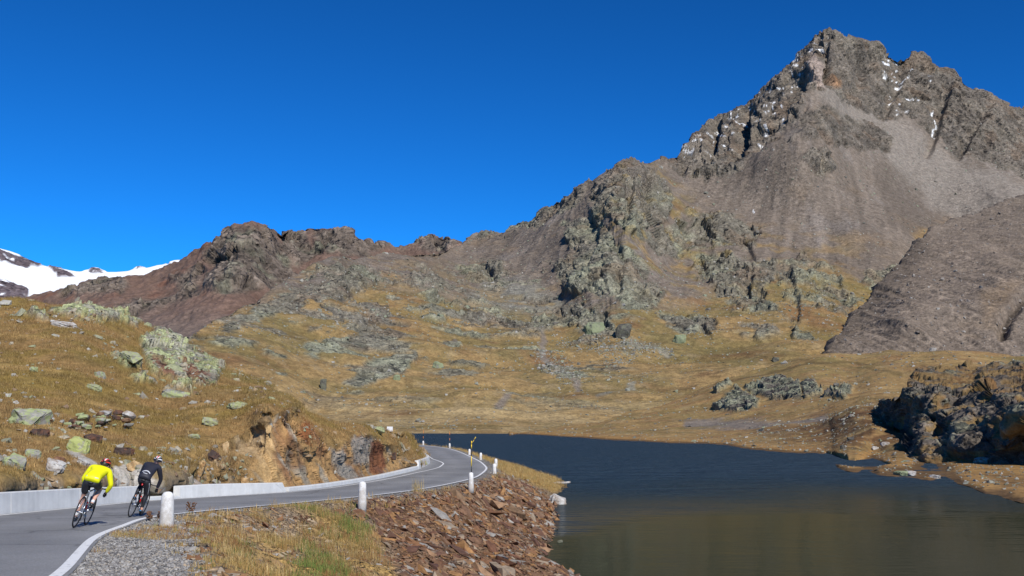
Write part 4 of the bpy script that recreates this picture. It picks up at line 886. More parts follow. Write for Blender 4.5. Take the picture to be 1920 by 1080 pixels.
def skin_mesh(name, chains, sub=2, flat=None):
    """One continuous skinned surface: chains of (x, y, z, r) or (x, y, z, (rx, ry)); a chain may start at a named joint of an earlier one."""
    vs, es, rs, idx = [], [], [], {}
    for ch in chains:
        prev = None
        for item in ch:
            if isinstance(item, str): prev = idx[item]; continue
            nm = None
            if len(item) == 5: nm = item[4]
            vs.append(item[:3]); rs.append(item[3] if hasattr(item[3], '__len__') else (item[3], item[3])); i = len(vs) - 1
            if nm: idx[nm] = i
            if prev is not None: es.append((prev, i))
            prev = i
    me = bpy.data.meshes.new(name); me.from_pydata(vs, es, []); me.update()
    o = bpy.data.objects.new(name, me); C.objects.link(o)
    o.modifiers.new('skin', 'SKIN'); o.modifiers['skin'].use_smooth_shade = True
    for i, d in enumerate(me.skin_vertices[0].data): d.radius = rs[i]; d.use_root = (i == 0)
    s = o.modifiers.new('sub', 'SUBSURF'); s.levels = sub; s.render_levels = sub
    dg = bpy.context.evaluated_depsgraph_get(); dg.update()
    out = bpy.data.meshes.new_from_object(o.evaluated_get(dg)); out.name = name
    bpy.data.objects.remove(o); bpy.data.meshes.remove(me)
    for p in out.polygons: p.use_smooth = True
    return out

# ---- bicycles
M_tyre = plain_mat('black_rubber', (.018, .018, .020), .75, var=.1)
M_rim = plain_mat('dark_rim', (.03, .03, .033), .35, .6)
M_steel = plain_mat('bright_steel', (.55, .56, .58), .28, 1.0)
M_silver = plain_mat('silver_tube', (.42, .45, .48), .25, .85, coat=.3)
M_blackm = plain_mat('black_anodised', (.02, .02, .022), .35, .5)
M_redp = plain_mat('red_paint', (.52, .02, .02), .3, coat=.4)
M_saddle = plain_mat('saddle_leather', (.02, .02, .02), .5)
M_bottle = plain_mat('red_plastic_bottle', (.62, .015, .015), .35)
M_bwhite = plain_mat('white_plastic', (.75, .75, .75), .4)
def bicycle(label, frame_mat, fork_mat, accent, M, crank):
    root = tag(empty('bicycle'), label, 'bicycle'); root.matrix_world = M
    def part(name, fn, mat, parent=root, smooth=True):
        bm = bmesh.new(); fn(bm); return link(name, bm_mesh(name, bm, smooth), mat, parent)
    BBp = (0, .41, .27); ST = (0, .265, .76); HT = (0, .80, .815); HB = (0, .835, .665)
    def fr(bm):
        tube(bm, [BBp, ST, (0, .255, .79)], .018); tube(bm, [ST, HT], .017); tube(bm, [BBp, HB], .021); tube(bm, [HT, HB], .021)
        tube(bm, [(-.04, .41, .27), (.04, .41, .27)], .024)
        for s in (-1, 1):
            tube(bm, [(s * .025, .40, .275), (s * .055, .20, .32), (s * .066, 0, .335)], [.012, .010, .009])
            tube(bm, [(s * .018, .262, .73), (s * .05, .10, .49), (s * .066, 0, .335)], [.010, .009, .009])
            tube(bm, [(s * .058, 0, .335), (s * .076, 0, .335)], .016)
    part('frame', fr, frame_mat)
    def fk(bm):
        tube(bm, [HB, (0, .845, .62)], .022)
        for s in (-1, 1): tube(bm, [(0, .843, .64), (s * .045, .85, .625), (s * .052, .90, .50), (s * .054, 1.0, .335)], [.018, .016, .013, .010])
    part('fork', fk, fork_mat)
    def sp(bm): tube(bm, [(0, .257, .78), (0, .205, .935)], .0138)
    part('seatpost', sp, M_blackm)
    sm = skin_mesh('saddle', [[(0, .20, .955, (.062, .026)), (0, .13, .965, (.075, .026)), (0, .09, .967, (.055, .022))], [(0, .30, .952, (.028, .020)), (0, .38, .945, (.020, .016))]], 2)
    # join nose and seat into one outline
    bpy.data.meshes.remove(sm)
    sm = skin_mesh('saddle', [[(0, .08, .967, (.05, .02)), (0, .12, .966, (.075, .026)), (0, .19, .958, (.062, .026)), (0, .28, .952, (.032, .022)), (0, .37, .946, (.020, .016))]], 2)
    link('saddle', sm, M_saddle, root)
    def hb(bm):
        pts = [(-.21, .83, .69), (-.21, .90, .685), (-.21, .965, .72), (-.21, .985, .78), (-.21, .955, .825), (-.21, .90, .84), (-.17, .875, .845), (0, .870, .845), (.17, .875, .845), (.21, .90, .84), (.21, .955, .825), (.21, .985, .78), (.21, .965, .72), (.21, .90, .685), (.21, .83, .69)]
        tube(bm, pts, .0145)
        tube(bm, [(0, .79, .84), (0, .87, .845)], .018)
    part('handlebar', hb, M_blackm)
    for s in (-1, 1):
        def lv(bm): tube(bm, [(s * .21, .95, .83), (s * .21, .985, .87), (s * .215, .995, .84), (s * .215, 1.0, .74)], [.017, .015, .009, .006])
        part('brake_lever', lv, M_blackm)
    for wy in (0.0, 1.0):
        Rw = .333; ring = lambda r, m=40: [(0, wy + r * math.cos(k * 2 * math.pi / m), .335 + r * math.sin(k * 2 * math.pi / m)) for k in range(m)]
        wroot = part('wheel', lambda bm: (tube(bm, [(-.045, wy, .335), (.045, wy, .335)], .02, 10)), M_steel)
        part('tyre', lambda bm: tube(bm, ring(.322), .0125, 7, closed=True), M_tyre, wroot)
        part('rim', lambda bm: tube(bm, ring(.300), .0105, 6, closed=True), M_rim, wroot)
        def spk(bm):
            for k in range(20):
                a = k * math.pi / 10; s = 1 if k % 2 else -1
                tube(bm, [(s * .03, wy + .018 * math.cos(a + .9 * s), .335 + .018 * math.sin(a + .9 * s)), (0, wy + .295 * math.cos(a), .335 + .295 * math.sin(a))], .0014, 3, cap=False)
        link('spokes', (lambda bm: (spk(bm), bm_mesh('spokes', bm))[1])(bmesh.new()), M_steel, wroot)
    def chr_(bm):
        rg = [(.048, .41 + .095 * math.cos(k * 2 * math.pi / 28), .27 + .095 * math.sin(k * 2 * math.pi / 28)) for k in range(28)]
        tube(bm, rg, .006, 5, closed=True)
        for k in range(5): tube(bm, [(.048, .41, .27), (.048, .41 + .093 * math.cos(k * 1.2566), .27 + .093 * math.sin(k * 1.2566))], .006, 4)
    part('chainring', chr_, M_steel)
    for s in (-1, 1):
        a = crank if s < 0 else crank + math.pi
        ey, ez = .41 + .172 * math.cos(a), .27 + .172 * math.sin(a)
        part('crank', lambda bm: tube(bm, [(s * .05, .41, .27), (s * .072, ey, ez)], [.014, .011], 6), M_steel)
        part('pedal', lambda bm: tube(bm, [(s * .085, ey - .03, ez), (s * .11, ey, ez), (s * .11, ey + .03, ez)], [.012, .026, .012], 6), M_blackm)
    def cas(bm):
        for j, r in enumerate((.052, .043, .035, .027)): lathe(bm, [(r, -.003 + 0), (r, .003)], 14)
        bmesh.ops.transform(bm, matrix=Matrix.Identity(4), verts=bm.verts)
    bm = bmesh.new()
    for j, r in enumerate((.054, .046, .038, .030)): tube(bm, [(.040 + j * .006, 0, .335), (.044 + j * .006, 0, .335)], r, 16)
    link('cassette', bm_mesh('cassette', bm), M_steel, root)
    part('derailleur', lambda bm: tube(bm, [(.066, .0, .31), (.07, .02, .27), (.06, .045, .20), (.06, .06, .17)], [.012, .016, .014, .012], 6), M_blackm)
    def chn(bm):
        tube(bm, [(.05, 0, .387), (.048, .40, .365)], .0045, 4); tube(bm, [(.056, .055, .165), (.048, .39, .178)], .0045, 4)
    part('chain', chn, M_steel)
    for (yy, zz) in ((.085, .64), (.89, .665)):
        part('brake', lambda bm: (tube(bm, [(-.035, yy, zz - .02), (-.03, yy, zz + .02), (.03, yy, zz + .02), (.035, yy, zz - .02)], .009, 6)), M_silver)
    if accent:
        part('rear_light', lambda bm: tube(bm, [(0, .175, .82), (0, .165, .87)], .02, 8), M_redp)
    else:
        part('cable', lambda bm: tube(bm, [(.19, .96, .86), (.12, 1.03, .84), (.04, .93, .76), (.02, .86, .70)], .0035, 5), M_blackm)
    part('bottle_cage', lambda bm: [tube(bm, [(s * .036, .405, .40), (s * .040, .37, .47), (s * .036, .345, .53)], .003, 4) for s in (-1, 1)], M_blackm)
    # the bottle in its cage is a thing of its own
    def bt(bm): lathe(bm, [(.001, 0), (.034, .0), (.036, .01), (.036, .07), (.032, .085), (.036, .10), (.036, .145), (.026, .165), (.014, .17), (.013, .20), (.001, .203)], 14)
    bm = bmesh.new(); bt(bm); bo = link('water_bottle', bm_mesh('water_bottle', bm), M_bottle)
    d = (Vector(ST) - Vector(BBp)).normalized(); rot = Vector((0, 0, 1)).rotation_difference(d).to_matrix().to_4x4()
    bo.matrix_world = M @ Matrix.Translation(Vector(BBp) + d * .11 + Vector((0, .056, .012))) @ rot
    bm = bmesh.new(); lathe(bm, [(.0365, .103), (.0365, .128)], 14); link('label_band', bm_mesh('label_band', bm), M_bwhite, bo)
    return root, bo
def bike_matrix(px, py, head, lean):
    p = hit_road(px, py); s = (float(zr(p[1] + .5)) - float(zr(p[1] - .5)))
    loc = Vector((p[0], p[1], float(zr(p[1])) + .014))
    return Matrix.Translation(loc) @ Euler((math.atan(s), lean, head), 'XYZ').to_matrix().to_4x4()

M_skin = plain_mat('skin', (.55, .30, .21), .55, var=.06)
M_yel = plain_mat('yellow_windproof_fabric', (.80, .78, .0), .6, var=.10, scale=5, bump=.012)
M_black = plain_mat('black_lycra', (.012, .012, .016), .6, var=.15, scale=6, bump=.006)
M_navy = plain_mat('black_jacket_fabric', (.016, .016, .026), .65, var=.2, scale=5, bump=.010)
M_shoe = plain_mat('black_shoe', (.02, .02, .022), .4)
M_sock = plain_mat('white_sock', (.6, .6, .6), .8)
M_reflect = plain_mat('reflective_tape', (.50, .51, .54), .4)
M_hred = plain_mat('red_helmet_shell', (.62, .05, .02), .25, coat=.5)
M_hwht = plain_mat('white_helmet_shell', (.75, .75, .76), .25, coat=.5)
M_hblk = plain_mat('black_helmet_foam', (.015, .015, .016), .5)
M_bluish = plain_mat('blue_shoe_trim', (.05, .22, .42), .4)
M_hair = plain_mat('dark_hair', (.03, .02, .015), .7)

def on_surface(me, org, dr):
    from mathutils.bvhtree import BVHTree
    bvh = BVHTree.FromPolygons([v.co for v in me.vertices], [p.vertices for p in me.polygons])
    h = bvh.ray_cast(Vector(org), Vector(dr).normalized())
    return (h[0], h[1]) if h[0] is not None else (None, None)
def ribbon(name, me, samples, dr, wdt, mat, parent, lift=.004):
    """A strip of tape lying on a garment: samples are start points of rays along dr, wdt the half height."""
    bm = bmesh.new(); prev = None
    for (o, hw) in samples:
        pr = []
        for s in (-1, 1):
            q, nn = on_surface(me, (o[0], o[1], o[2] + s * hw), dr)
            if q is None: q = Vector((o[0], o[1] + .2, o[2] + s * hw)); nn = Vector((0, -1, 0))
            if nn.dot(Vector(dr)) > 0: nn = -nn
            pr.append((bm.verts.new(q + nn * lift), bm.verts.new(q + nn * .0005)))
        if prev:
            bm.faces.new((prev[0][0], pr[0][0], pr[1][0], prev[1][0])); bm.faces.new((prev[0][0], prev[0][1], pr[0][1], pr[0][0])); bm.faces.new((prev[1][0], pr[1][0], pr[1][1], prev[1][1]))
        prev = pr
    return link(name, bm_mesh(name, bm), mat, parent)

def helmet(parent, center, fwd_tilt, yaw, shell, second, third):
    """Ventilated shell: long front-to-back ribs with dark gaps between them."""
    M = Matrix.Translation(center) @ Euler((fwd_tilt, 0, yaw), 'XYZ').to_matrix().to_4x4()
    bm = bmesh.new(); bmesh.ops.create_uvsphere(bm, u_segments=20, v_segments=12, radius=1)
    bmesh.ops.delete(bm, geom=[v for v in bm.verts if v.co.z < -.12], context='VERTS')
    for v in bm.verts: v.co = Vector((v.co.x * .100, v.co.y * .135, v.co.z * .110 + (-.02 if v.co.y < -.6 else 0)))
    bm.transform(M); hm = link('helmet', bm_mesh('helmet', bm), M_hblk, parent)
    for k in range(7):
        ang = R(-78 + 26 * k); mat = (shell, second, shell, third, shell, second, shell)[k]
        bm = bmesh.new(); prev = None
        for j in range(11):
            ph = R(-72 + 14.4 * j + (0 if j < 10 else 4)); cy = math.sin(ph); cr = math.cos(ph)
            wd = R(9.5) * (1 if 0 < j < 10 else .6)
            pr = []
            for s in (-1, 1):
                aa = ang * (1 - .12 * abs(cy)) + s * wd
                q = Vector((cr * math.sin(aa) * .110, cy * .146, cr * math.cos(aa) * .121))
                pr.append((bm.verts.new(M @ q), bm.verts.new(M @ (q * .9))))
            if prev:
                bm.faces.new((prev[0][0], pr[0][0], pr[1][0], prev[1][0])); bm.faces.new((prev[0][0], prev[0][1], pr[0][1], pr[0][0])); bm.faces.new((prev[1][0], pr[1][0], pr[1][1], prev[1][1]))
            prev = pr
        link('shell_rib', bm_mesh('shell_rib', bm), mat, hm)
    bm = bmesh.new(); rg = [M @ Vector((math.cos(k * math.pi / 12) * .108, math.sin(k * math.pi / 12) * .143, -.012 + (-.018 if math.sin(k * math.pi / 12) < -.5 else 0))) for k in range(24)]
    tube(bm, rg, .012, 6, closed=True); link('shell_rim', bm_mesh('shell_rim', bm), second, hm)
    return hm

def hand_chain(w, side, fw=(0, 1, 0), dn=(0, 0, -1)):
    """Chains of a gloved hand closed round a bar, starting at the wrist point."""
    w = Vector(w); f_ = Vector(fw).normalized(); d_ = Vector(dn).normalized(); x_ = Vector((side, 0, 0))
    ch = []
    pm = w + f_ * .05
    ch.append([(*w, .030, 'w'), (*pm, (.040, .024), 'p')])
    for k, (o, ln) in enumerate(((-.030, .8), (-.010, 1.0), (.012, .95), (.032, .75))):
        a = pm + f_ * .035 + d_ * o * -.3 + x_ * o * .9; b_ = a + f_ * .022 * ln + d_ * .022 * ln; c_ = b_ + d_ * .026 * ln - f_ * .010
        ch.append(['p', (*a, .010), (*b_, .0095), (*c_, .008)])
    tb = pm - x_ * .035; ch.append(['w', (*(w + f_ * .025 - x_ * .026), .012), (*(tb + f_ * .015 + d_ * .015), .010), (*(tb + f_ * .030 + d_ * .035), .009)])
    return ch

def rider(label, M, sh, head, elbow, handp, hip, legs, jacket, bottoms, long_legs, hel, yaw, tilt, belly):
    root = tag(empty('person'), label, 'person'); root.matrix_world = M
    hz, hy = hip
    shx, shy, shz = sh
    # body: one continuous surface
    body = [[(0, hy, hz, (.110, .095), 'pel'), (0, hy + (shy - hy) * .33, hz + (shz - hz) * .48, (.125, .095), 'wst'), (0, hy + (shy - hy) * .72, hz + (shz - hz) * .86, (.150, .100), 'chs'), (0, shy + .01, shz + .03, (.105, .075), 'nck0'), (0, (shy * .45 + head[1] * .55), shz * .5 + head[2] * .5 - .01, .056), (head[0] * .8, head[1] - .02, head[2] - .05, (.066, .075)), (head[0], head[1], head[2], (.076, .092)), (head[0], head[1] + .01, head[2] + .06, (.060, .072))]]
    jk = [[(0, hy - .075, hz - .035, (.185, .105)), (0, hy - .03, hz + .03, (.185, .135), 'pel'), (0, hy + (shy - hy) * .33 - .01, hz + (shz - hz) * .50, (.158, .118 + belly), 'wst'), (0, hy + (shy - hy) * .70, hz + (shz - hz) * .88, (.178, .122), 'chs'), (0, shy + .01, shz + .035, (.115, .085), 'nck0'), (0, (shy * .6 + head[1] * .4), shz * .62 + head[2] * .38 - .02, .070)]]
    for s in (-1, 1):
        S = (s * shx, shy, shz); E = (s * elbow[0], elbow[1], elbow[2]); H = (s * handp[0], handp[1], handp[2])
        body.append(['nck0', (s * shx * .6, shy, shz + .015, .06), (*S, .060), (S[0] * .5 + E[0] * .5, S[1] * .5 + E[1] * .5, S[2] * .5 + E[2] * .5, .046), (*E, .038), (E[0] * .45 + H[0] * .55, E[1] * .45 + H[1] * .55, E[2] * .45 + H[2] * .55, .036), (*H, .027)])
        jk.append(['chs', (s * shx * .75, shy - .01, shz + .012, .085), (*S, .080), (S[0] * .5 + E[0] * .5, S[1] * .5 + E[1] * .5, S[2] * .5 + E[2] * .5, .067), (*E, .056), (E[0] * .45 + H[0] * .55, E[1] * .45 + H[1] * .55, E[2] * .45 + H[2] * .55, .051), (E[0] * .1 + H[0] * .9, E[1] * .1 + H[1] * .9, E[2] * .1 + H[2] * .9, .043)])
    bt = [[(0, hy - .01, hz - .005, (.165, .130), 'pel'), (0, hy + .06, hz + .10, (.130, .10))]]
    for s, (kn, an, toe) in zip((-1, 1), legs):
        Hh = (s * .085, hy + .01, hz - .03)
        mid = tuple(.5 * a + .5 * b_ for a, b_ in zip(Hh, kn)); cf = tuple(.68 * a + .32 * b_ for a, b_ in zip(kn, an))
        ball = tuple(.35 * a + .65 * b_ for a, b_ in zip(an, toe))
        body.append(['pel', (*Hh, .075), (*mid, .070), (*kn, .055), (cf[0], cf[1] - .02, cf[2], .056), tuple(.3 * a + .7 * b_ for a, b_ in zip(kn, an)) + (.038,), (*an, .034), (*ball, (.038, .026)), (*toe, (.030, .018))])
        ch = ['pel', (*Hh, .110), (*mid, .094)]
        if long_legs: ch += [(*kn, .066), (cf[0], cf[1] - .02, cf[2], .063), tuple(.3 * a + .7 * b_ for a, b_ in zip(kn, an)) + (.046,), tuple(.1 * a + .9 * b_ for a, b_ in zip(kn, an)) + (.041,)]
        else: ch += [tuple(.22 * a + .78 * b_ for a, b_ in zip(Hh, kn)) + (.080,)]
        bt.append(ch)
        # sock and shoe
        if not long_legs:
            a0 = tuple(.22 * a + .78 * b_ for a, b_ in zip(kn, an))
            link('sock', skin_mesh('sock', [[(*a0, .043), (*an, .041)]], 2), M_sock, root)
            a1 = tuple(.16 * a + .84 * b_ for a, b_ in zip(kn, an)); a2 = tuple(.06 * a + .94 * b_ for a, b_ in zip(kn, an))
            link('sock_band', skin_mesh('sock_band', [[(*a1, .046), (*a2, .045)]], 2), M_black, root)
        heel = (an[0], an[1] - .045, an[2] - .045)
        shoe = link('shoe', skin_mesh('shoe', [[(*heel, (.040, .036)), (an[0], an[1] + .01, an[2] - .03, (.043, .046)), (*ball, (.050, .036)), (*toe, (.040, .026))]], 2), M_shoe, root)
        if long_legs:
            link('heel_trim', skin_mesh('heel_trim', [[(heel[0] - .03, heel[1] - .03, heel[2] + .03, .014), (heel[0] + .03, heel[1] - .03, heel[2] + .03, .014)]], 1), M_bluish, shoe)
    link('body', skin_mesh('body', body, 2), M_skin, root)
    jm = skin_mesh('jacket', jk, 2)
    j = link('jacket', jm, jacket, root)
    bmh = skin_mesh('shorts', bt, 2)
    b2 = link('tights' if long_legs else 'shorts', bmh, bottoms, root)
    for s in (-1, 1):
        H = Vector((s * handp[0], handp[1], handp[2])); E = Vector((s * elbow[0], elbow[1], elbow[2])); d = (H - E).normalized()
        link('glove', skin_mesh('glove', hand_chain(H, s, d * .7 + Vector((0, .5, 0)), Vector((0, .1, -1))), 1), M_black, root)
    helmet(root, Vector((head[0], head[1] - .005, head[2] + .045)), tilt, yaw, *hel)
    # ears and hair below the helmet
    link('hair', skin_mesh('hair', [[(head[0], head[1] - .045, head[2] - .035, (.055, .045)), (head[0], head[1] - .03, head[2] + .02, (.065, .055))]], 2), M_hair, root)
    # face: nose, brow and chin looking along the road
    fc = Euler((tilt, 0, yaw), 'XYZ').to_matrix()
    fo = lambda x, y, z: Vector(head) + fc @ Vector((x, y, z))
    link('nose', skin_mesh('nose', [[(*fo(0, .085, .0), .010), (*fo(0, .112, -.025), .013)]], 1), M_skin, root)
    link('sunglasses', skin_mesh('sunglasses', [[(*fo(-.07, .05, .015), .010), (*fo(-.035, .09, .012), .018), (*fo(.035, .09, .012), .018), (*fo(.07, .05, .015), .010)]], 1), M_hblk, root)
    for s in (-1, 1): link('ear', skin_mesh('ear', [[(*fo(s * .078, -.005, -.012), .014), (*fo(s * .082, -.01, .018), .016)]], 1), M_skin, root)
    return root, j, jm, b2, bmh

MB1 = bike_matrix(138, 991, R(9), R(15)); MB2 = bike_matrix(243, 971, R(4), R(15))
bike1, bottle1 = bicycle('silver framed racing bicycle leaning right, ridden by the cyclist in yellow', M_silver, M_blackm, False, MB1, R(-100))
bike2, bottle2 = bicycle('black racing bicycle with a red tail light, ridden by the cyclist in black', M_blackm, M_silver, True, MB2, R(118))
tag(bottle1, 'red drinking bottle in the frame of the yellow rider\'s bicycle', 'bottle')
tag(bottle2, 'red drinking bottle in the frame of the black rider\'s bicycle', 'bottle')
p1, j1, jm1, s1_, sm1 = rider('cyclist in a bright yellow jacket and black shorts with a red helmet, crouched low', MB1, (.185, .66, 1.235), (.03, .80, 1.335), (.30, .73, .97), (.215, .88, .765), (1.01, .20),
      [((-.105, .42, .61), (-.115, .35, .205), (-.115, .50, .115)), ((.125, .63, .84), (.115, .36, .545), (.115, .51, .455))], M_yel, M_black, False, (M_hred, M_hblk, M_hwht), R(-6), R(-12), .02)
p2, j2, jm2, s2_, sm2 = rider('cyclist dressed all in black with a white and red helmet', MB2, (.175, .58, 1.33), (.05, .72, 1.46), (.27, .76, 1.05), (.215, .89, .775), (1.01, .20),
      [((-.125, .60, .80), (-.115, .27, .50), (-.115, .42, .42)), ((.110, .44, .60), (.115, .43, .205), (.115, .58, .115))], M_navy, M_black, True, (M_hwht, M_hblk, M_hred), R(-4), R(-8), .0)
ribbon('reflective_arc', jm2, [((x, -.6, 1.165 + .045 * (1 - (x / .1) ** 2) - .02 * x), .011) for x in np.linspace(-.10, .10, 9)], (0, 1, 0), .01, M_reflect, j2)
ribbon('reflective_dash', jm2, [((x, -.6, 1.145 - .03 * x), .006) for x in np.linspace(-.06, .05, 5)], (0, 1, 0), .01, M_reflect, j2)
ribbon('reflective_print', jm1, [((x, -.6, 1.09 - .05 * x), .010) for x in np.linspace(.06, .13, 4)], (0, 1, 0), .01, M_reflect, j1)
ribbon('reflective_print', jm1, [((x, -.6, 1.09 + .05 * x), .009) for x in np.linspace(-.13, -.10, 3)], (0, 1, 0), .01, M_reflect, j1)
# white piping down the right leg of the tights
bm = bmesh.new(); pr = []
for tq in np.linspace(0, 1, 9):
    z_ = .92 - tq * .30; y_ = .20 + tq * .2
    q, nn = on_surface(sm2, (.6, y_ - .02, z_), (-1, 0, 0))
    if q is not None: pr.append(q + Vector((.003, 0, 0)))
if len(pr) > 2: tube(bm, pr, .006, 5)
link('leg_piping', bm_mesh('leg_piping', bm), M_reflect, s2_)

# ---- white roadside bollards
def bollard_mat():
    m, t, b = new_mat('whitewashed_granite'); L = t.links.new
    tc = t.nodes.new('ShaderNodeTexCoord'); gi = t.nodes.new('ShaderNodeObjectInfo')
    ad = N(t, 'ShaderNodeVectorMath', operation='ADD'); L(tc.outputs['Object'], ad.inputs[0])
    sc_ = N(t, 'ShaderNodeMath', operation='MULTIPLY'); L(gi.outputs['Random'], sc_.inputs[0]); sc_.inputs[1].default_value = 40; L(sc_.outputs[0], ad.inputs[1])
    n1 = N(t, 'ShaderNodeTexNoise', Scale=7.0, Detail=7.0, Roughness=0.72); L(ad.outputs[0], n1.inputs['Vector'])
    n2 = N(t, 'ShaderNodeTexNoise', Scale=70.0, Detail=3.0, Roughness=0.7); L(tc.outputs['Object'], n2.inputs['Vector'])
    sp = t.nodes.new('ShaderNodeSeparateXYZ'); L(tc.outputs['Object'], sp.inputs[0])
    lo = N(t, 'ShaderNodeMapRange', **{'From Min': .62, 'From Max': .05, 'To Min': .0, 'To Max': .22}); L(sp.outputs['Z'], lo.inputs['Value'])
    a1 = N(t, 'ShaderNodeMath', operation='ADD'); L(n1.outputs['Fac'], a1.inputs[0]); L(lo.outputs[0], a1.inputs[1])
    r1 = N(t, 'ShaderNodeMapRange', **{'From Min': .47, 'From Max': .72, 'To Min': 0.0, 'To Max': .75}); L(a1.outputs[0], r1.inputs['Value'])
    mx = N(t, 'ShaderNodeMix', data_type='RGBA'); L(r1.outputs[0], mx.inputs[0]); mx.inputs[6].default_value = (.70, .69, .67, 1); mx.inputs[7].default_value = (.40, .36, .31, 1)
    r2 = N(t, 'ShaderNodeMapRange', **{'From Min': .3, 'From Max': .7, 'To Min': .82, 'To Max': 1.1}); L(n2.outputs['Fac'], r2.inputs['Value'])
    vm = N(t, 'ShaderNodeVectorMath', operation='SCALE'); L(mx.outputs[2], vm.inputs[0]); L(r2.outputs[0], vm.inputs['Scale']); L(vm.outputs[0], b.inputs['Base Color'])
    b.inputs['Roughness'].default_value = .9
    bp = N(t, 'ShaderNodeBump', Strength=.7, Distance=.012); L(n2.outputs['Fac'], bp.inputs['Height']); L(bp.outputs[0], b.inputs['Normal'])
    return m
M_boll = bollard_mat()
bm = bmesh.new()
lathe(bm, [(.165, -.35), (.160, .0), (.152, .18), (.146, .40), (.140, .60), (.134, .665), (.118, .715), (.088, .75), (.048, .768), (.012, .772)], 24)
for v in bm.verts:
    k = fbm(np.array([v.co.x * 6, v.co.y * 6, v.co.z * 5]), 2); v.co.x *= 1 + .035 * float(k); v.co.y *= 1 + .035 * float(k)
ME_boll = bm_mesh('bollard', bm)
BOLL = [(312, 986, 'nearest white stone bollard, beside the gravel verge', 0, 0), (679, 941, 'white stone bollard at the top edge of the rubble slope', 0, 0), (883, 911, 'white stone bollard with the tall yellow pole on top', 0, 0),
        (927, 888, 'white stone bollard at the outside of the bend, front one of the overlapping pair', 0, .02), (929.5, 876, 'white stone bollard at the outside of the bend, half hidden behind another', 0, .03), (901, 862, 'white stone bollard past the bend, between the leaning one and the overlapping pair', 0, .04),
        (880, 853, 'white stone bollard leaning to the right behind the yellow pole', 0, .26), (843, 840, 'far white stone bollard carrying a thin banded pole, the nearer of two', 0, 0), (793.5, 834.5, 'farthest white stone bollard carrying a thin banded pole, at the road\'s vanishing end', 0, 0)]
BP = []
for i, (bx, by, lb, r_, ln) in enumerate(BOLL):
    q = hit_road(bx, by); z = float(zr(q[1]))
    o = bpy.data.objects.new('bollard', ME_boll); C.objects.link(o); o.location = (q[0], q[1], z - .03); o.rotation_euler = (0, ln, i * 1.3)
    BP.append(o.location.copy())
    if i == 0: ME_boll.materials.append(M_boll)
    tag(o, lb, 'bollard', 'white bollards along the lake side of the road')

# ---- snow poles standing on three of the bollards
M_py = plain_mat('yellow_paint', (.75, .50, .02), .5); M_pk = plain_mat('black_paint', (.02, .02, .02), .5); M_po = plain_mat('orange_paint', (.75, .24, .04), .5)
def snow_pole(base, bands, label, rad, lean=0.0):
    root = tag(empty('snow_pole', base, (0, lean, 0)), label, 'pole', 'snow poles along the road'); z = 0
    for ln, mt in bands:
        bm = bmesh.new(); tube(bm, [(0, 0, z), (0, 0, z + ln)], rad, 8); link('band', bm_mesh('band', bm), mt, root); z += ln
    return root
q = BP[2]; b0 = (q.x + .02, q.y, q.z + .755)
sp1 = snow_pole(b0, [(.34, M_pk), (.56, M_py), (.42, M_pk), (.22, M_py), (.20, M_py)], 'tall yellow and black snow pole with a snapped bent tip', .024)
bm = bmesh.new(); tube(bm, [(0, 0, 1.62), (.07, 0, 1.68), (.13, 0, 1.78)], .014, 6); tube(bm, [(.14, 0, 1.80), (.19, 0, 1.88), (.24, 0, 1.96)], .018, 6)
link('bent_tip', bm_mesh('bent_tip', bm), M_py, sp1)
bm = bmesh.new(); lathe(bm, [(.03, -.05), (.032, .04), (.026, .05)], 8); link('socket', bm_mesh('socket', bm), M_pk, sp1)
for k, lb in ((7, 'thin orange and black banded snow pole, nearer of the two far ones'), (8, 'thin orange and black banded snow pole at the far end of the road')):
    q = BP[k]; snow_pole((q.x, q.y, q.z + .74), [(.45, M_pk), (.35, M_po), (.5, M_pk), (.35, M_po), (.2, M_po)], lb, .035)

# ---- white panel past the end of the hill
M_white = plain_mat('white_board', (.78, .78, .78), .5, var=.04)
q = P(731, 804.5, 103); sg = tag(empty('sign_board', (q[0], q[1], q[2]), (0, 0, R(-12))), 'small plain white board at the end of the hill beside the lake', 'sign')
bm = bmesh.new(); bmesh.ops.create_cube(bm, size=1, matrix=Matrix.Diagonal((.62, .05, .50, 1))); bmesh.ops.bevel(bm, geom=bm.edges[:], offset=.008, segments=1); link('board', bm_mesh('board', bm, False), M_white, sg)
for s in (-1, 1):
    bm = bmesh.new(); tube(bm, [(s * .25, .05, -1.6), (s * .25, .05, .2)], .03, 6); link('post', bm_mesh('post', bm), M_steel, sg)

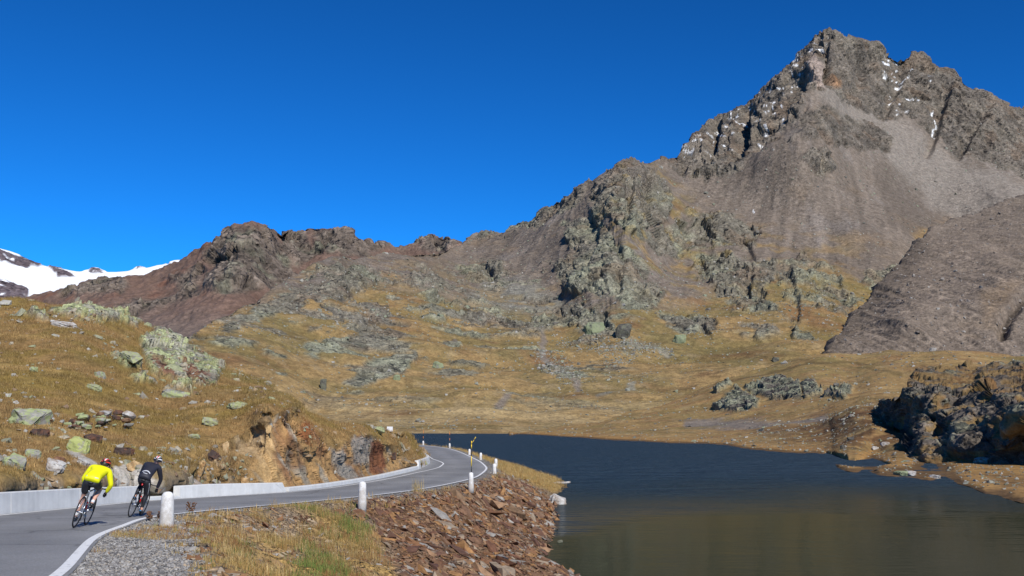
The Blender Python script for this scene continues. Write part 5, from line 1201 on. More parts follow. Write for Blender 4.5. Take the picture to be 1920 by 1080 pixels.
# ---- boulders
def lookup(Lr, px, py):
    d = (Lr['PX'] - px) ** 2 + (Lr['PY'] - py) ** 2
    if Lr['back']: d = d[:-Lr['back']]
    i = int(np.argmin(d)); i, j = divmod(i, d.shape[1])
    return Vector(Lr['pos'][i, j]), Vector(Lr['n'][i, j])
def boulder_mesh(seed, sx, sy, sz, angular=.55, sub=4):
    r = random.Random(seed); bm = bmesh.new()
    for _ in range(26):
        v = Vector((r.gauss(0, 1), r.gauss(0, 1), r.gauss(0, 1))).normalized()
        v = Vector([abs(c) ** .6 * (1 if c > 0 else -1) for c in v]) * (1 - .25 * r.random())
        bm.verts.new((v.x * .5, v.y * .5, v.z * .5))
    bmesh.ops.convex_hull(bm, input=bm.verts[:]); bmesh.ops.delete(bm, geom=[v for v in bm.verts if not v.link_faces], context='VERTS')
    bmesh.ops.triangulate(bm, faces=bm.faces[:])
    bmesh.ops.bevel(bm, geom=bm.edges[:], offset=.025, segments=1, affect='EDGES', clamp_overlap=True)
    bmesh.ops.triangulate(bm, faces=bm.faces[:])
    if sub > 1:
        bmesh.ops.subdivide_edges(bm, edges=bm.edges[:], cuts=sub - 1, use_grid_fill=True)
    co = np.array([v.co for v in bm.verts]); dn = fbm(co * 3.5 + seed * 1.7, 4) * .05 + facets(co * 4.0 + seed) * .045 + (ridged(co * 2.2 + seed, 3) - .6) * .07
    for v, d in zip(bm.verts, dn): v.co *= 1 + float(d) * 2.3
    lo = min(v.co.z for v in bm.verts)
    for v in bm.verts: v.co = Vector((v.co.x * sx, v.co.y * sy, (v.co.z - lo) * sz))
    me = bm_mesh('boulder', bm, False)
    return me
LICH = (.30, .32, .15)
M_b_grey = ramp_mat('grey_boulder_stone', [(.25, .24, .21)], 'object', scale=3.0, lichen=(.30, .34, .15), lich_amt=.65)
M_b_lime = ramp_mat('lichen_covered_stone', [(.25, .24, .19)], 'object', scale=5.0, lichen=LICH, lich_amt=.75)
M_b_lime2 = ramp_mat('bright_lichen_stone', [(.29, .28, .19)], 'object', scale=6.0, lichen=(.35, .38, .12), lich_amt=.85)
M_b_dark = ramp_mat('dark_brown_stone', [(.060, .042, .035)], 'object', scale=3.0, lichen=(.13, .06, .035), lich_amt=.6)
M_b_tan = ramp_mat('ochre_broken_stone', [(.42, .29, .15)], 'object', scale=4.0, lichen=(.30, .17, .07), lich_amt=.6)
M_b_pale = ramp_mat('pale_grey_stone', [(.40, .385, .36)], 'object', scale=3.0, lichen=(.25, .20, .16), lich_amt=.6)
M_b_rust = ramp_mat('rusty_stone', [(.15, .075, .042)], 'object', scale=3.0, lichen=(.24, .15, .09), lich_amt=.6)
M_b_green = ramp_mat('green_grey_mountain_stone', [(.17, .17, .13)], 'object', scale=.4, lichen=(.22, .25, .14), lich_amt=.9, bump=.3)
M_b_shade = ramp_mat('dark_mountain_stone', [(.075, .070, .062)], 'object', scale=.4, lichen=(.13, .13, .09), lich_amt=.6, bump=.3)
def boulder(Lr, px, py, wpx, hpx, mat, label, seed, deep=.8, name='boulder', ang=None, tilt=0, group=None, ptz=None):
    """A boulder whose foot is at the pixel, sized from its pixel width and height at that depth."""
    p, n = lookup(Lr, px, py + hpx * .42) if Lr is not None else (ptz, None)
    s = p.y / FPX
    me = boulder_mesh(seed, wpx * s, wpx * s * deep, hpx * s * 1.42)
    o = link(name, me, mat); o.location = p - Vector((0, 0, hpx * s * .42)); o.rotation_euler = (0, tilt, ang if ang is not None else (seed % 7) * .13 - .4)
    tag(o, label, 'rock', group)
    return o
HB = [(54, 775, 84, 34, M_b_grey, 'big flat grey-green boulder, largest on the slope at the left edge', 1, 0), (146, 838, 46, 34, M_b_lime2, 'squarish boulder wholly covered in yellow-green lichen', 2, .12), (172, 823, 38, 18, M_b_dark, 'dark brown boulder just above the lichen-covered one', 3, 0),
      (226, 852, 46, 15, M_b_dark, 'low dark reddish boulder behind the black cyclist', 4, 0), (74, 804, 40, 18, M_b_dark, 'dark boulder lying just below the big flat grey one', 5, 0), (331, 738, 64, 15, M_b_grey, 'long flat overhanging slab of rock below the red-stained outcrop', 6, .05),
      (236, 684, 48, 16, M_b_lime, 'rounded lichen slab left of the red-stained outcrop', 7, .3), (177, 724, 30, 11, M_b_lime, 'small flat lichen stone in the middle of the grassy slope', 8, .3), (62, 698, 17, 10, M_b_grey, 'small grey stone alone on the upper left grass', 9, 0),
      (392, 790, 36, 13, M_b_lime, 'flat lichen stone above the shadowed turf edge of the rock cut', 10, .15), (361, 821, 24, 9, M_b_lime, 'small pale lichen stone left of the turf edge of the rock cut', 11, 0), (446, 763, 44, 12, M_b_lime, 'low pale lichen slab on the slope right of the long flat slab', 12, .05),
      (60, 847, 34, 20, M_b_grey, 'grey boulder above the left end of the long wall', 13, .1), (22, 868, 48, 24, M_b_grey, 'grey broken boulder near the left edge just above the wall', 14, .3), (228, 905, 58, 34, M_b_pale, 'pale grey striped slab leaning behind the wall between the cyclists', 15, .35),
      (252, 888, 28, 20, M_b_tan, 'brownish rounded boulder above the pale striped slab', 16, 0), (333, 915, 24, 26, M_b_tan, 'orange boulder in the gap between the two higher walls', 17, 0), (312, 922, 26, 18, M_b_rust, 'rusty boulder just left of the orange one by the wall gap', 18, 0),
      (467, 900, 17, 16, M_b_tan, 'square ochre block sitting right behind the raised wall', 19, 0), (423, 833, 14, 17, M_b_tan, 'small upright tan block under the turf edge', 20, 0), (397, 846, 30, 18, M_b_dark, 'dark wedge of rock under the turf edge', 21, .4),
      (378, 872, 20, 24, M_b_tan, 'angular tan stone in the earthy slope left of the rock cut', 22, .3), (362, 905, 30, 14, M_b_pale, 'pale long stone behind the left end of the raised wall', 23, .6), (190, 778, 30, 10, M_b_grey, 'grey capstone on top of the old stone heap', 24, 0),
      (95, 880, 40, 20, M_b_pale, 'pale broken stone above the middle of the long wall', 25, .3), (110, 862, 26, 12, M_b_rust, 'small rusty stone over the pale broken one', 26, .2), (710, 802, 30, 12, M_b_lime, 'lichen boulder on the skyline beside the white board', 27, 0), (742, 852, 14, 12, M_b_dark, 'dark stone near the end of the rock cut', 28, 0),
      (187, 702, 22, 14, M_b_grey, 'small grey stone on the upper slope left of the rounded lichen slab', 29, 0), (120, 606, 60, 12, M_b_pale, 'pale grey ledge on the skyline of the grassy hill', 30, .1), (152, 870, 26, 10, M_b_pale, 'long pale stone directly below the lichen-covered boulder', 31, .5)]
for (bx, by, bw, bh, mt, lb, sd, tl) in HB: boulder(hill, bx, by, bw, bh, mt, lb, sd, tilt=tl)
pile = tag(empty('stone_heap', lookup(hill, 170, 800)[0]), 'old heap of flat grey stones on the slope above the wall', 'stone heap')
r_ = random.Random(5)
for k in range(46):
    fx_ = r_.random(); bx = 95 + 150 * fx_; by = 779 + r_.random() * (26 if fx_ > .2 else 18) + max(0, (.45 - fx_)) * 6
    p, n = lookup(hill, bx, by); s = p.y / FPX; wpx = 9 + 22 * r_.random() ** 2
    me = boulder_mesh(200 + k % 9, wpx * s, wpx * s * .8, wpx * s * (.32 + .2 * r_.random()), sub=1)
    o = link('stone', me, (M_b_grey, M_b_rust, M_b_pale, M_b_grey, M_b_dark)[k % 5], pile); o.location = p - pile.location + Vector((0, 0, .05 + .12 * r_.random())); o.rotation_euler = (r_.gauss(0, .15), r_.gauss(0, .15), r_.random() * 3)
MB = [(1112, 614, 46, 32, M_b_green, 'largest green-grey boulder at the mountain foot', 41, .1), (1170, 620, 36, 28, M_b_shade, 'dark pointed boulder right of the largest green-grey one', 42, 0), (1272, 634, 26, 18, M_b_green, 'green-grey block at the foot of the mountain, right of the dark pointed boulder', 43, .2),
      (818, 681, 22, 14, M_b_green, 'single tilted boulder on the smooth brown slope', 44, .3), (745, 709, 14, 12, M_b_green, 'small boulder under the long pale ledge', 45, 0), (606, 717, 14, 22, M_b_shade, 'dark upright boulder at the left end of the pale ledge', 46, 0), (1455, 667, 14, 9, M_b_shade, 'small dark boulder on the crest of the meadow', 47, 0)]
for (bx, by, bw, bh, mt, lb, sd, tl) in MB: boulder(main, bx, by, bw, bh, mt, lb, sd, tilt=tl)
# the far right bank
RB = [(1642, 840, 14, 7, M_b_pale, 'bright pale boulder on the bank, farthest left below the dark knoll', 61, 0), (1692, 887, 34, 10, M_b_green, 'flat greenish boulder on the spit of grass', 62, 0), (1706, 888, 26, 9, M_b_pale, 'low pale slab at the water edge of the spit', 63, 0), (1752, 893, 26, 8, M_b_pale, 'pale slab at the water line below the knoll', 64, 0), (1594, 822, 14, 9, M_b_shade, 'small dark boulder on the rusty slope', 65, 0), (1580, 836, 12, 10, M_b_shade, 'dark boulder near the shore of the rusty slope', 66, 0), (1726, 826, 18, 9, M_b_green, 'grey boulder under the left foot of the knoll', 67, 0), (1840, 862, 40, 12, M_b_pale, 'pale long slab in front of the dark knoll', 68, 0), (1760, 860, 60, 16, M_b_shade, 'brown rounded boulder at the shaded foot of the knoll', 69, 0), (1660, 832, 20, 8, M_b_pale, 'low pale boulder on the stony slope near the knoll foot', 70, 0)]
for (bx, by, bw, bh, mt, lb, sd, tl) in RB: boulder(meadow, bx, by, bw, bh, mt, lb, sd, tilt=tl)
# in the water by the rubble bank
q = hit_lake(1040, 945); boulder(None, 0, 0, 34, 20, M_b_pale, 'pale lichen-spotted boulder standing in the water off the grassy spit', 81, tilt=.1, ptz=Vector(q) + Vector((.2, 0, .1)))
q = hit_lake(1050, 1017); boulder(None, 0, 0, 11, 5, M_b_shade, 'tiny dark stone alone in the lake', 82, ptz=Vector(q))
q = hit_lake(1035, 912); lg = tag(empty('driftwood_log', Vector(q) + Vector((.3, 0, .25)), (0, -.04, .1)), 'bleached driftwood log poking out over the water', 'log')
bm = bmesh.new(); tube(bm, [(-.6, 0, 0), (.2, .02, .06), (1.0, 0, .05), (1.5, 0, .09)], [.12, .13, .11, .09], 8); link('trunk', bm_mesh('trunk', bm), M_b_pale, lg)
bm = bmesh.new(); tube(bm, [(-.3, -.1, .05), (-.45, -.3, .22)], [.07, .03], 6); link('stub', bm_mesh('stub', bm), M_b_pale, lg)

# ================================================================== LOOSE STONES, GRAVEL, GRASS
def hull(seed, sx=1, sy=1, sz=.4, n=9):
    """An angular slab: convex hull of a few points in a box; returns triangles."""
    r = random.Random(seed); bm = bmesh.new()
    for k in range(n):
        v = [r.uniform(-.5, .5) for _ in range(3)]
        a = k % 3
        if k < 6: v[a] = .5 if k < 3 else -.5
        bm.verts.new((v[0] * sx, v[1] * sy, v[2] * sz))
    bmesh.ops.convex_hull(bm, input=bm.verts[:]); bmesh.ops.delete(bm, geom=[v for v in bm.verts if not v.link_faces], context='VERTS')
    bmesh.ops.triangulate(bm, faces=bm.faces[:]); bmesh.ops.recalc_face_normals(bm, faces=bm.faces)
    bm.verts.index_update()
    co = np.array([v.co[:] for v in bm.verts], np.float32); fa = np.array([[v.index for v in f.verts] for f in bm.faces], np.int32); bm.free()
    return co, fa
SLABS = [hull(s, 1, .30 + .45 * ((s * 7) % 5) / 4, .12 + .26 * ((s * 3) % 4) / 3, 9 + s % 4) for s in range(14)]
CHUNK = [hull(50 + s, 1, .65 + .3 * ((s * 7) % 5) / 4, .5 + .3 * ((s * 3) % 4) / 3, 10) for s in range(10)]
def rot_frames(nrm, az, jit, rg):
    """Rotation matrices laying a stone on its ground: z along a jittered normal, x along an azimuth."""
    z = nrm + rg.normal(0, jit, nrm.shape); z /= np.linalg.norm(z, axis=1, keepdims=True)
    x = np.stack([np.cos(az), np.sin(az), 0 * az], -1); x -= z * (x * z).sum(1, keepdims=True); x /= np.linalg.norm(x, axis=1, keepdims=True)
    y = np.cross(z, x)
    return np.stack([x, y, z], -1)
def joined(name, tmpl, pts, Rm, size, mat, parent=None, sink=.0):
    V, F, off = [], [], 0
    pick = np.arange(len(pts)) % len(tmpl)
    for k, (co, fa) in enumerate(tmpl):
        s = np.where(pick == k)[0]
        if not len(s): continue
        v = np.einsum('nij,mj->nmi', Rm[s], co) * size[s][:, None, None] + pts[s][:, None, :]
        V.append(v.reshape(-1, 3)); F.append((fa[None] + (np.arange(len(s)) * len(co))[:, None, None] + off).reshape(-1, 3)); off += len(s) * len(co)
    o = link(name, raw_mesh(name, np.concatenate(V), np.concatenate(F), False), mat, parent); o['kind'] = 'stuff'
    return o
def cell_areas(pos):
    a = pos[1:, :-1] - pos[:-1, :-1]; b_ = pos[:-1, 1:] - pos[:-1, :-1]
    return np.linalg.norm(np.cross(a, b_), axis=-1)
def sample(pos, nrm, wgt, n, rg, area=True):
    w_ = np.maximum(wgt[:-1, :-1], 0) * (cell_areas(pos) if area else 1); w_ = w_.ravel().astype(np.float64); w_ /= w_.sum()
    i = rg.choice(len(w_), n, p=w_); r_, c_ = np.divmod(i, pos.shape[1] - 1)
    u_, v_ = rg.random((2, n, 1))
    p = pos[r_, c_] * (1 - u_) * (1 - v_) + pos[r_, c_ + 1] * u_ * (1 - v_) + pos[r_ + 1, c_] * (1 - u_) * v_ + pos[r_ + 1, c_ + 1] * u_ * v_
    nn = nrm[r_, c_].copy(); nn[nn[:, 2] < 0] *= -1
    return p, nn, r_, c_

RUBC = [(.185, .092, .045), (.13, .062, .036), (.235, .125, .052), (.10, .052, .036), (.20, .12, .07), (.26, .20, .14), (.16, .078, .042), (.27, .145, .06), (.19, .12, .07), (.15, .085, .05), (.25, .15, .085), (.11, .058, .038), (.27, .25, .22), (.18, .10, .058)]
M_rub = ramp_mat('rusty_slate_loose', RUBC, 'island', scale=5.0, bump=.02, var=.35)
M_rub_o = ramp_mat('rusty_slate', RUBC, 'object', scale=5.0, bump=.02, var=.35)
rg = np.random.default_rng(21)
bp_, bn_ = BANK['pos'], BANK['n']
ymask = (BANK['pos'][..., 1] > 12) & (BANK['tt'] > -.02) & (BANK['tt'] < 1.15)
wr = BANK['rub'] * ymask * (1 - BANK['spit']) * (bp_[..., 2] > LAKE - .5) / (15 + np.maximum(bp_[..., 1], 0)) 
n_r = 12000
p, nn, ri, ci = sample(bp_, bn_, wr, n_r, rg)
sz = np.exp(rg.normal(-1.52, .58, n_r)) * np.interp(p[:, 1], [15, 40, 100], [.75, 1.0, 1.5]); sz = np.clip(sz, .07, 1.6); sz = np.where(BANK['tt'][ri, ci] < .08, np.minimum(sz, .42), sz)
az = rg.normal(-.65, .55, n_r) + (rg.random(n_r) < .3) * rg.uniform(0, 3, n_r)
Rm = rot_frames(nn, az, .20, rg)
ppx = sz / np.maximum(p[:, 1], 5); order = np.argsort(-ppx); top, rest = order[:290], order[290:]
ME_slab = [raw_mesh('stone', co, fa, False) for co, fa in SLABS]
for m_ in ME_slab: m_.materials.append(M_rub_o)
for k, i in enumerate(top):
    o = bpy.data.objects.new('stone', ME_slab[k % len(ME_slab)]); C.objects.link(o); o.parent = bank
    m4 = Matrix([list(Rm[i][0] * sz[i]) + [p[i][0]], list(Rm[i][1] * sz[i]) + [p[i][1]], list(Rm[i][2] * sz[i]) + [p[i][2] + .05 * sz[i]], [0, 0, 0, 1]])
    o.matrix_world = m4
joined('rubble', SLABS, p[rest] + np.array([0, 0, .02]), Rm[rest], sz[rest], M_rub, bank)
# the grassy part of the bank carries broken stone too
wr = (1 - BANK['rub']) * np.maximum(BANK['slope'] > .4, (BANK['px'] > 340) * (BANK['sx'] > .5)) * (bp_[..., 1] > 8) * (bp_[..., 1] < 80) * (bp_[..., 2] > LAKE) * sst(-.25, .25, -BANK['a']) / (6 + np.maximum(bp_[..., 1], 0)) ** 1.5
n_r = 8000; p, nn, ri, ci = sample(bp_, bn_, wr, n_r, rg)
sz = np.clip(np.exp(rg.normal(-2.65, .70, n_r)), .02, .60); Rm = rot_frames(nn, rg.uniform(0, 6, n_r), .3, rg)
joined('broken_stone', SLABS, p, Rm, sz, ramp_mat('ochre_slate', [(.30, .19, .095), (.20, .105, .05), (.36, .28, .19), (.25, .145, .065), (.15, .075, .042), (.30, .28, .25)], 'island', scale=6, bump=.01), bank)
# gravel of the verge
wr = (BANK['sx'] > .05) * (BANK['tt'] < .06) * np.maximum(sst(400, 320, BANK['px'] + 40 * BANK['a']), .35 * (BANK['sx'] < .8)) * (bp_[..., 1] > 8) * (bp_[..., 1] < 60) / (4 + np.maximum(bp_[..., 1], 0)) ** 2
n_r = 26000; p, nn, ri, ci = sample(bp_, bn_, wr, n_r, rg)
sz = np.clip(np.exp(rg.normal(-3.55, .40, n_r)), .012, .10); Rm = rot_frames(nn, rg.uniform(0, 6, n_r), .5, rg)
joined('gravel', CHUNK[:5], p + np.array([0, 0, .004]), Rm, sz, ramp_mat('grey_gravel', [(.26, .25, .235), (.17, .165, .16), (.34, .33, .31), (.21, .20, .19), (.11, .105, .10), (.28, .25, .21)], 'island', scale=20, bump=.003), bank)

# loose stones on the hill
hp, hn = hill['pos'], hill['n']; hpx, hpy = hill['PX'], hill['PY']
vis = np.ones(hpx.shape); vis[-hill['back']:] = 0; vis *= (hpx > -60)
cut_region = sst(-4, 6, poly_sd(hpx, hpy, [(478, 806), (545, 778), (590, 842), (625, 842), (668, 818), (720, 826), (770, 856), (790, 872), (740, 900), (640, 920), (545, 935), (500, 935), (470, 880)]))
vis *= 1 - .93 * cut_region
near = sst(120, 20, np.interp(hpx, [q[0] for q in _hb], [q[1] for q in _hb]) - hpy) * (hpx < 470) + .25 * sst(60, 10, np.interp(hpx, [q[0] for q in _hb], [q[1] for q in _hb]) - hpy)
wr = vis * (.30 + 5.0 * near * sst(-.2, .3, fbm(hp / 3.0 + 88, 3)) + 1.6 * sst(.15, .45, fbm(hp / 7 + 55, 3)))
n_r = 1700; p, nn, ri, ci = sample(hp, hn, wr / (8 + hp[..., 1]), n_r, rg)
sz = np.clip(np.exp(rg.normal(-1.75, .55, n_r)) * np.interp(p[:, 1], [25, 100], [.8, 1.7]), .05, 1.3); Rm = rot_frames(nn, rg.uniform(0, 6, n_r), .22, rg)
ppx = sz / p[:, 1]; order = np.argsort(-ppx); top, rest = order[:240], order[240:]
HC = [(.28, .26, .22), (.22, .195, .155), (.31, .27, .20), (.24, .24, .17), (.19, .125, .08), (.33, .315, .28), (.28, .20, .12), (.24, .25, .15)]
M_hst = ramp_mat('hill_stone', HC, 'object', scale=5, bump=.02, lichen=(.28, .30, .16), lich_amt=.3); M_hst_i = ramp_mat('hill_stone_small', HC, 'island', scale=5, bump=.02)
ME_ch = [raw_mesh('stone', co, fa, False) for co, fa in CHUNK + SLABS[:4]]
for m_ in ME_ch: m_.materials.append(M_hst)
for k, i in enumerate(top):
    o = bpy.data.objects.new('stone', ME_ch[k % len(ME_ch)]); C.objects.link(o); o.parent = hill['o']
    o.matrix_world = Matrix([list(Rm[i][0] * sz[i]) + [p[i][0]], list(Rm[i][1] * sz[i]) + [p[i][1]], list(Rm[i][2] * sz[i]) + [p[i][2]], [0, 0, 0, 1]])
joined('scattered_stones', CHUNK, p[rest], Rm[rest], sz[rest], M_hst_i, hill['o'])

# pale stones strewn over the far slopes and the meadow
mp_, mn_ = main['pos'], main['n']; mx_, my_ = main['PX'], main['PY']
vis = np.ones(mx_.shape); vis[-main['back']:] = 0
band = sst(560, 600, my_) * sst(812, 800, my_)
cl = sst(.05, .4, fbm(mp_ / 60 + 19, 4))
wr = vis * (band * (.3 + cl) + .55 * sst(470, 560, my_) * sst(620, 580, my_) * (mx_ > 400) + .22 * sst(200, 320, my_) * sst(640, 560, my_))
blocks = np.zeros(mx_.shape)
for pl in ([(1040, 635), (1120, 630), (1190, 640), (1260, 660), (1180, 668), (1080, 655)], [(1000, 660), (1040, 655), (1075, 690), (1095, 715), (1060, 725), (1010, 690)], [(1120, 665), (1200, 655), (1190, 680), (1130, 690)]):
    blocks = np.maximum(blocks, sst(-8, 6, poly_sd(mx_, my_, pl)))
wr = wr + blocks * vis * 7
n_r = 20000; p, nn, ri, ci = sample(mp_, mn_, wr / (100 + mp_[..., 1]), n_r, rg)
sz = np.clip(np.exp(rg.normal(.0, .50, n_r)), .45, 5.0) * np.interp(p[:, 1], [430, 800, 1500], [.62, 1.0, 1.7]); Rm = rot_frames(nn, rg.uniform(0, 6, n_r), .25, rg)
MC = [(.22, .22, .18), (.17, .17, .135), (.25, .24, .205), (.20, .215, .15), (.13, .12, .10), (.28, .265, .235)]
M_mst = ramp_mat('mountain_stone', MC, 'island', scale=.5, bump=.2)
joined('mountain_stones', CHUNK, p, Rm, sz, M_mst, main['o'])
dp, dn = meadow['pos'], meadow['n']; dx_, dy_ = meadow['PX'], meadow['PY']
vis = np.ones(dx_.shape); vis[-meadow['back']:] = 0; vis *= (dp[..., 2] > LAKE + .1)
wr = vis * (.4 + sst(.1, .4, fbm(dp / 25 + 19, 4)) + 2.2 * sst(-30, 20, poly_sd(dx_, dy_, [(1420, 805), (1560, 775), (1650, 750), (1720, 820), (1760, 870), (1600, 852), (1480, 830)])) + 1.5 * sst(-10, 10, poly_sd(dx_, dy_, [(1600, 870), (1900, 870), (1920, 920), (1740, 892)])) + 3 * sst(.8, .2, dp[..., 2] - LAKE) * (dx_ > 1300))
n_r = 5200; p, nn, ri, ci = sample(dp, dn, wr / (60 + dp[..., 1]), n_r, rg)
sz = np.clip(np.exp(rg.normal(-1.1, .55, n_r)), .10, 2.2) * np.interp(p[:, 1], [90, 250, 600], [.55, 1.0, 2.2]); Rm = rot_frames(nn, rg.uniform(0, 6, n_r), .2, rg)
joined('meadow_stones', CHUNK, p, Rm, sz, M_mst, meadow['o'])

# ---- grass: blades in tufts, one sheet of them per slope
M_grass, t, b = new_mat('grass_blades'); at = N(t, 'ShaderNodeAttribute', attribute_name='col'); t.links.new(at.outputs['Color'], b.inputs['Base Color'])
b.inputs['Roughness'].default_value = .8; b.inputs['Specular IOR Level'].default_value = .2
def grass(name, p, hgt, nb, spread, wid, cols, rg, parent=None, bend=.5, seg=2):
    n = len(p) * nb
    base = np.repeat(p, nb, 0) + np.concatenate([rg.normal(0, 1, (n, 2)) * np.repeat(spread, nb)[:, None], np.zeros((n, 1))], 1)
    az = rg.uniform(0, 2 * math.pi, n); h = np.repeat(hgt, nb) * rg.uniform(.5, 1.15, n); wd = wid * rg.uniform(.6, 1.3, n) * np.repeat(hgt, nb) ** .3
    out = np.stack([np.cos(az), np.sin(az), 0 * az], -1); side = np.stack([-np.sin(az), np.cos(az), 0 * az], -1)
    bd = bend * rg.uniform(.3, 1.3, n)
    V = []
    if seg == 1:
        V = np.stack([base - side * wd[:, None] / 2, base + side * wd[:, None] / 2, base + out * (bd * h)[:, None] + np.array([0, 0, 1]) * h[:, None]], 1)
        F = np.arange(n * 3).reshape(n, 3)
    else:
        mid = base + out * (bd * h * .3)[:, None] + np.array([0, 0, 1]) * (h * .6)[:, None]; tip = base + out * (bd * h)[:, None] + np.array([0, 0, 1]) * (h * (1 - .25 * bd))[:, None]
        V = np.stack([base - side * wd[:, None] / 2, base + side * wd[:, None] / 2, mid - side * wd[:, None] * .38, mid + side * wd[:, None] * .38, tip], 1)
        i = (np.arange(n) * 5)[:, None, None]; F = (np.array([[0, 1, 3], [0, 3, 2], [2, 3, 4]])[None] + i).reshape(-1, 3)
    k = V.shape[1]
    col = np.repeat(cols, nb, 0) * rg.uniform(.7, 1.25, (n, 1))
    o = link(name, raw_mesh(name, V.reshape(-1, 3), F, False, np.repeat(col, k, 0)), M_grass, parent); o['kind'] = 'stuff'
    return o
def pick_cols(n, pal, wts, rg): return np.array(pal)[rg.choice(len(pal), n, p=np.array(wts) / sum(wts))]
STRAWS = [(.42, .31, .14), (.36, .24, .085), (.30, .18, .06), (.22, .19, .06), (.15, .19, .045), (.11, .17, .04)]
# near bank
bx_, by_ = BANK['px'], BANK['py']
pat = fbm(bp_ / 1.5 + 140, 3)
gm = np.zeros(bx_.shape)
for pl, s in (([(430, 965), (560, 955), (690, 970), (720, 1060), (760, 1150), (560, 1200), (480, 1000)], 1.0), ([(330, 955), (640, 942), (690, 955), (500, 985), (400, 985)], .75), ([(160, 1045), (250, 1010), (255, 1060), (170, 1075)], .8), ([(200, 1005), (290, 972), (345, 985), (345, 1005), (240, 1030)], .75), ([(290, 1020), (350, 1010), (345, 1045), (300, 1045)], .7), ([(360, 1040), (410, 1055), (410, 1110), (350, 1100)], .7), ([(340, 975), (450, 970), (480, 1100), (370, 1060)], .6)):
    gm = np.maximum(gm, s * sst(-12, 10, poly_sd(bx_ + 16 * pat, by_ + 8 * pat, pl)))
gm = np.where((by_ > 1075) & (bx_ < 720) & (BANK['slope'] > .3), .6, gm) * (BANK['sx'] > .12) * (1 - BANK['rub'] * .95) * (bp_[..., 1] > 6) * (bp_[..., 1] < 60) * sst(-.15, .35, pat)
wr = gm / (4 + np.maximum(bp_[..., 1], 0)) ** 1.3
p, nn, ri, ci = sample(bp_, bn_, wr, 4300, rg)
green = sst(-12, 12, np.maximum.reduce([poly_sd(bx_, by_, q) for q in ([(605, 965), (665, 955), (690, 985), (680, 1025), (640, 1010)], [(430, 1015), (460, 1020), (500, 1060), (470, 1065)], [(520, 1060), (570, 1020), (640, 1060), (680, 1110), (560, 1120)], [(160, 1045), (250, 1045), (230, 1075), (165, 1070)], [(540, 950), (575, 945), (600, 975), (560, 980)])]))[ri, ci]
rust = sst(.0, .4, fbm(bp_ / 2.5 + 170, 3))[ri, ci]
cols = pick_cols(len(p), STRAWS, [4, 4, 3, 1, .3, .1], rg); gc_ = pick_cols(len(p), STRAWS, [0.3, .5, .5, 2, 4, 3], rg)
cols = np.where((rg.random(len(p)) < green * .9)[:, None], gc_, cols); cols = np.where((rg.random(len(p)) < rust * .5)[:, None], np.array([.26, .135, .055]), cols)
hh = rg.uniform(.08, .24, len(p)) * np.interp(p[:, 1], [10, 16, 30], [.55, .85, 1.2]) * np.where(BANK['slope'][ri, ci] > .3, 1.25, .6)
grass('grass', p, hh, 12, hh * .35, .010, cols, rg, bank, .55)
# thin dry grass along the edge of the verge and round the bend, out to the spit
wr = ((np.abs(BANK['tt']) < .07) * (BANK['sx'] > .5) * sst(-.15, .3, pat) * (bp_[..., 1] > 24) + BANK['spit'] * 3.5 + 1.2 * (bp_[..., 1] > 88) * (BANK['sx'] > .9) * (BANK['tt'] < 1.0)) * (bp_[..., 1] < 190) * (bp_[..., 2] > LAKE + .05) / (20 + np.maximum(bp_[..., 1], 0))
p, nn, ri, ci = sample(bp_, bn_, wr, 4200, rg)
hh = rg.uniform(.12, .40, len(p)) * np.interp(p[:, 1], [25, 60, 120], [.8, 1.0, 1.4])
grass('dry_grass', p, hh, 8, hh * .4, .022, pick_cols(len(p), STRAWS, [4, 5, 3, .6, 0, 0], rg), rg, bank, .5)
# hill turf
vis = np.ones(hpx.shape); vis[-hill['back']:] = 0; vis *= (hpx > -40)
gc = hill['col']; isg = sst(.03, .06, gc[..., 0] - gc[..., 2]) * sst(.32, .24, gc[..., 2] / np.maximum(gc[..., 1], .001) * .55) 
isg = isg * sst(30, 60, 100 * (gc[..., 1] / np.maximum(gc[..., 0], .001)))
cut_region = sst(-4, 6, poly_sd(hpx, hpy, [(478, 806), (545, 778), (590, 842), (625, 842), (668, 818), (720, 826), (770, 856), (790, 872), (740, 900), (640, 920), (545, 935), (500, 935), (470, 880)]))
wr = vis * isg * (1 - cut_region) * sst(-.5, .2, fbm(hp / 1.3 + 300, 3)) / (10 + hp[..., 1]) ** 1.15
p, nn, ri, ci = sample(hp, hn, wr, 46000, rg)
hh = rg.uniform(.08, .24, len(p)) * np.interp(p[:, 1], [25, 50, 100], [.8, 1.0, 1.5])
cols = hill['col'][ri, ci][:, :3] * rg.uniform(.75, 1.35, (len(p), 1)); cols = np.where((rg.random(len(p)) < .22)[:, None], pick_cols(len(p), [(.34, .25, .11), (.27, .19, .075)], [1, 1], rg), cols)
grass('hill_grass', p - np.array([0, 0, .02]), hh, 5, hh * .5, .035, cols, rg, hill['o'], .6, seg=1)

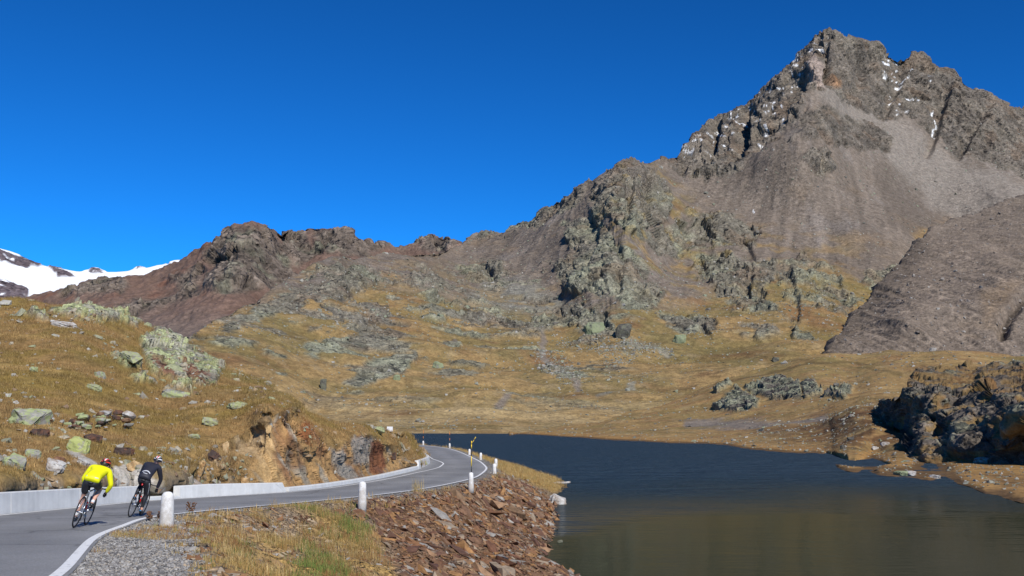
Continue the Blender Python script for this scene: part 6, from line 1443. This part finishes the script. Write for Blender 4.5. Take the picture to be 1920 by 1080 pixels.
# ---- single plants one can pick out by the road
M_seed = plain_mat('dry_brown_seed_heads', (.13, .065, .035), .9); M_stalk = plain_mat('dry_stalk', (.24, .15, .07), .85)
def weed(px, py, h, stems, label, seed, green=False):
    q = hit_road(px, py); r = random.Random(seed); z = bank_z(q[0], q[1])
    root = tag(empty('dried_weed', (q[0], q[1], z - .02)), label, 'weed', 'dead weeds on the verge')
    for k in range(stems):
        bm = bmesh.new(); x = (k - (stems - 1) / 2) * .22 + r.gauss(0, .04); hh_ = h * r.uniform(.75, 1.05)
        pts = [(x * .3, 0, 0), (x * .7, r.gauss(0, .03), hh_ * .5), (x, r.gauss(0, .04), hh_)]
        tube(bm, pts, [.008, .007, .004], 5); st = link('stalk', bm_mesh('stalk', bm), M_stalk, root)
        V, F = [], []
        bm = bmesh.new()
        for j in range(46):
            u_ = .42 + .58 * r.random(); c_ = Vector(pts[1]).lerp(Vector(pts[2]), max(0, u_ * 2 - 1)) if u_ > .5 else Vector(pts[0]).lerp(Vector(pts[1]), u_ * 2)
            c_ = c_ + Vector((r.gauss(0, .032), r.gauss(0, .032), r.gauss(0, .01))); s_ = r.uniform(.012, .026)
            bmesh.ops.create_icosphere(bm, subdivisions=1, radius=s_, matrix=Matrix.Translation(c_))
        link('seed_head', bm_mesh('seed_head', bm), M_seed, st)
    return root
weed(356, 966, .42, 2, 'pair of dead brown seed stalks right of the nearest bollard', 1)
weed(286, 976, .34, 3, 'dead brown weed at the left foot of the nearest bollard', 2)
weed(566, 953, .26, 3, 'three short dead stalks at the edge of the verge before the second bollard', 3)
q = hit_road(772, 921); z = bank_z(q[0] + .4, q[1]); rg2 = np.random.default_rng(4)
tg = grass('straw_tuft', np.array([[q[0] + .3, q[1], z]] * 3), np.array([.95, .7, .5]), 26, np.array([.14, .16, .2]), .014, np.array([(.40, .30, .13)] * 3), rg2, None, .38)
del tg['kind']; tag(tg, 'tall tuft of thin straw grass between the road and the top of the rubble', 'grass tuft')

# rubble on the moraine
op, on = [l for l in (MORAINE,)][0]['pos'], MORAINE['n']
vis = np.ones(MORAINE['PX'].shape); vis[-MORAINE['back']:] = 0
n_r = 2600; p, nn, ri, ci = sample(op, on, vis / (100 + op[..., 1]), n_r, rg)
sz = np.clip(np.exp(rg.normal(.25, .5, n_r)), .6, 5.0); Rm = rot_frames(nn, rg.uniform(0, 6, n_r), .3, rg)
joined('moraine_stones', CHUNK, p, Rm, sz, ramp_mat('moraine_stone', [(.20, .175, .155), (.14, .12, .105), (.26, .24, .215), (.17, .145, .125)], 'island', scale=.5, bump=.2), MORAINE['o'])
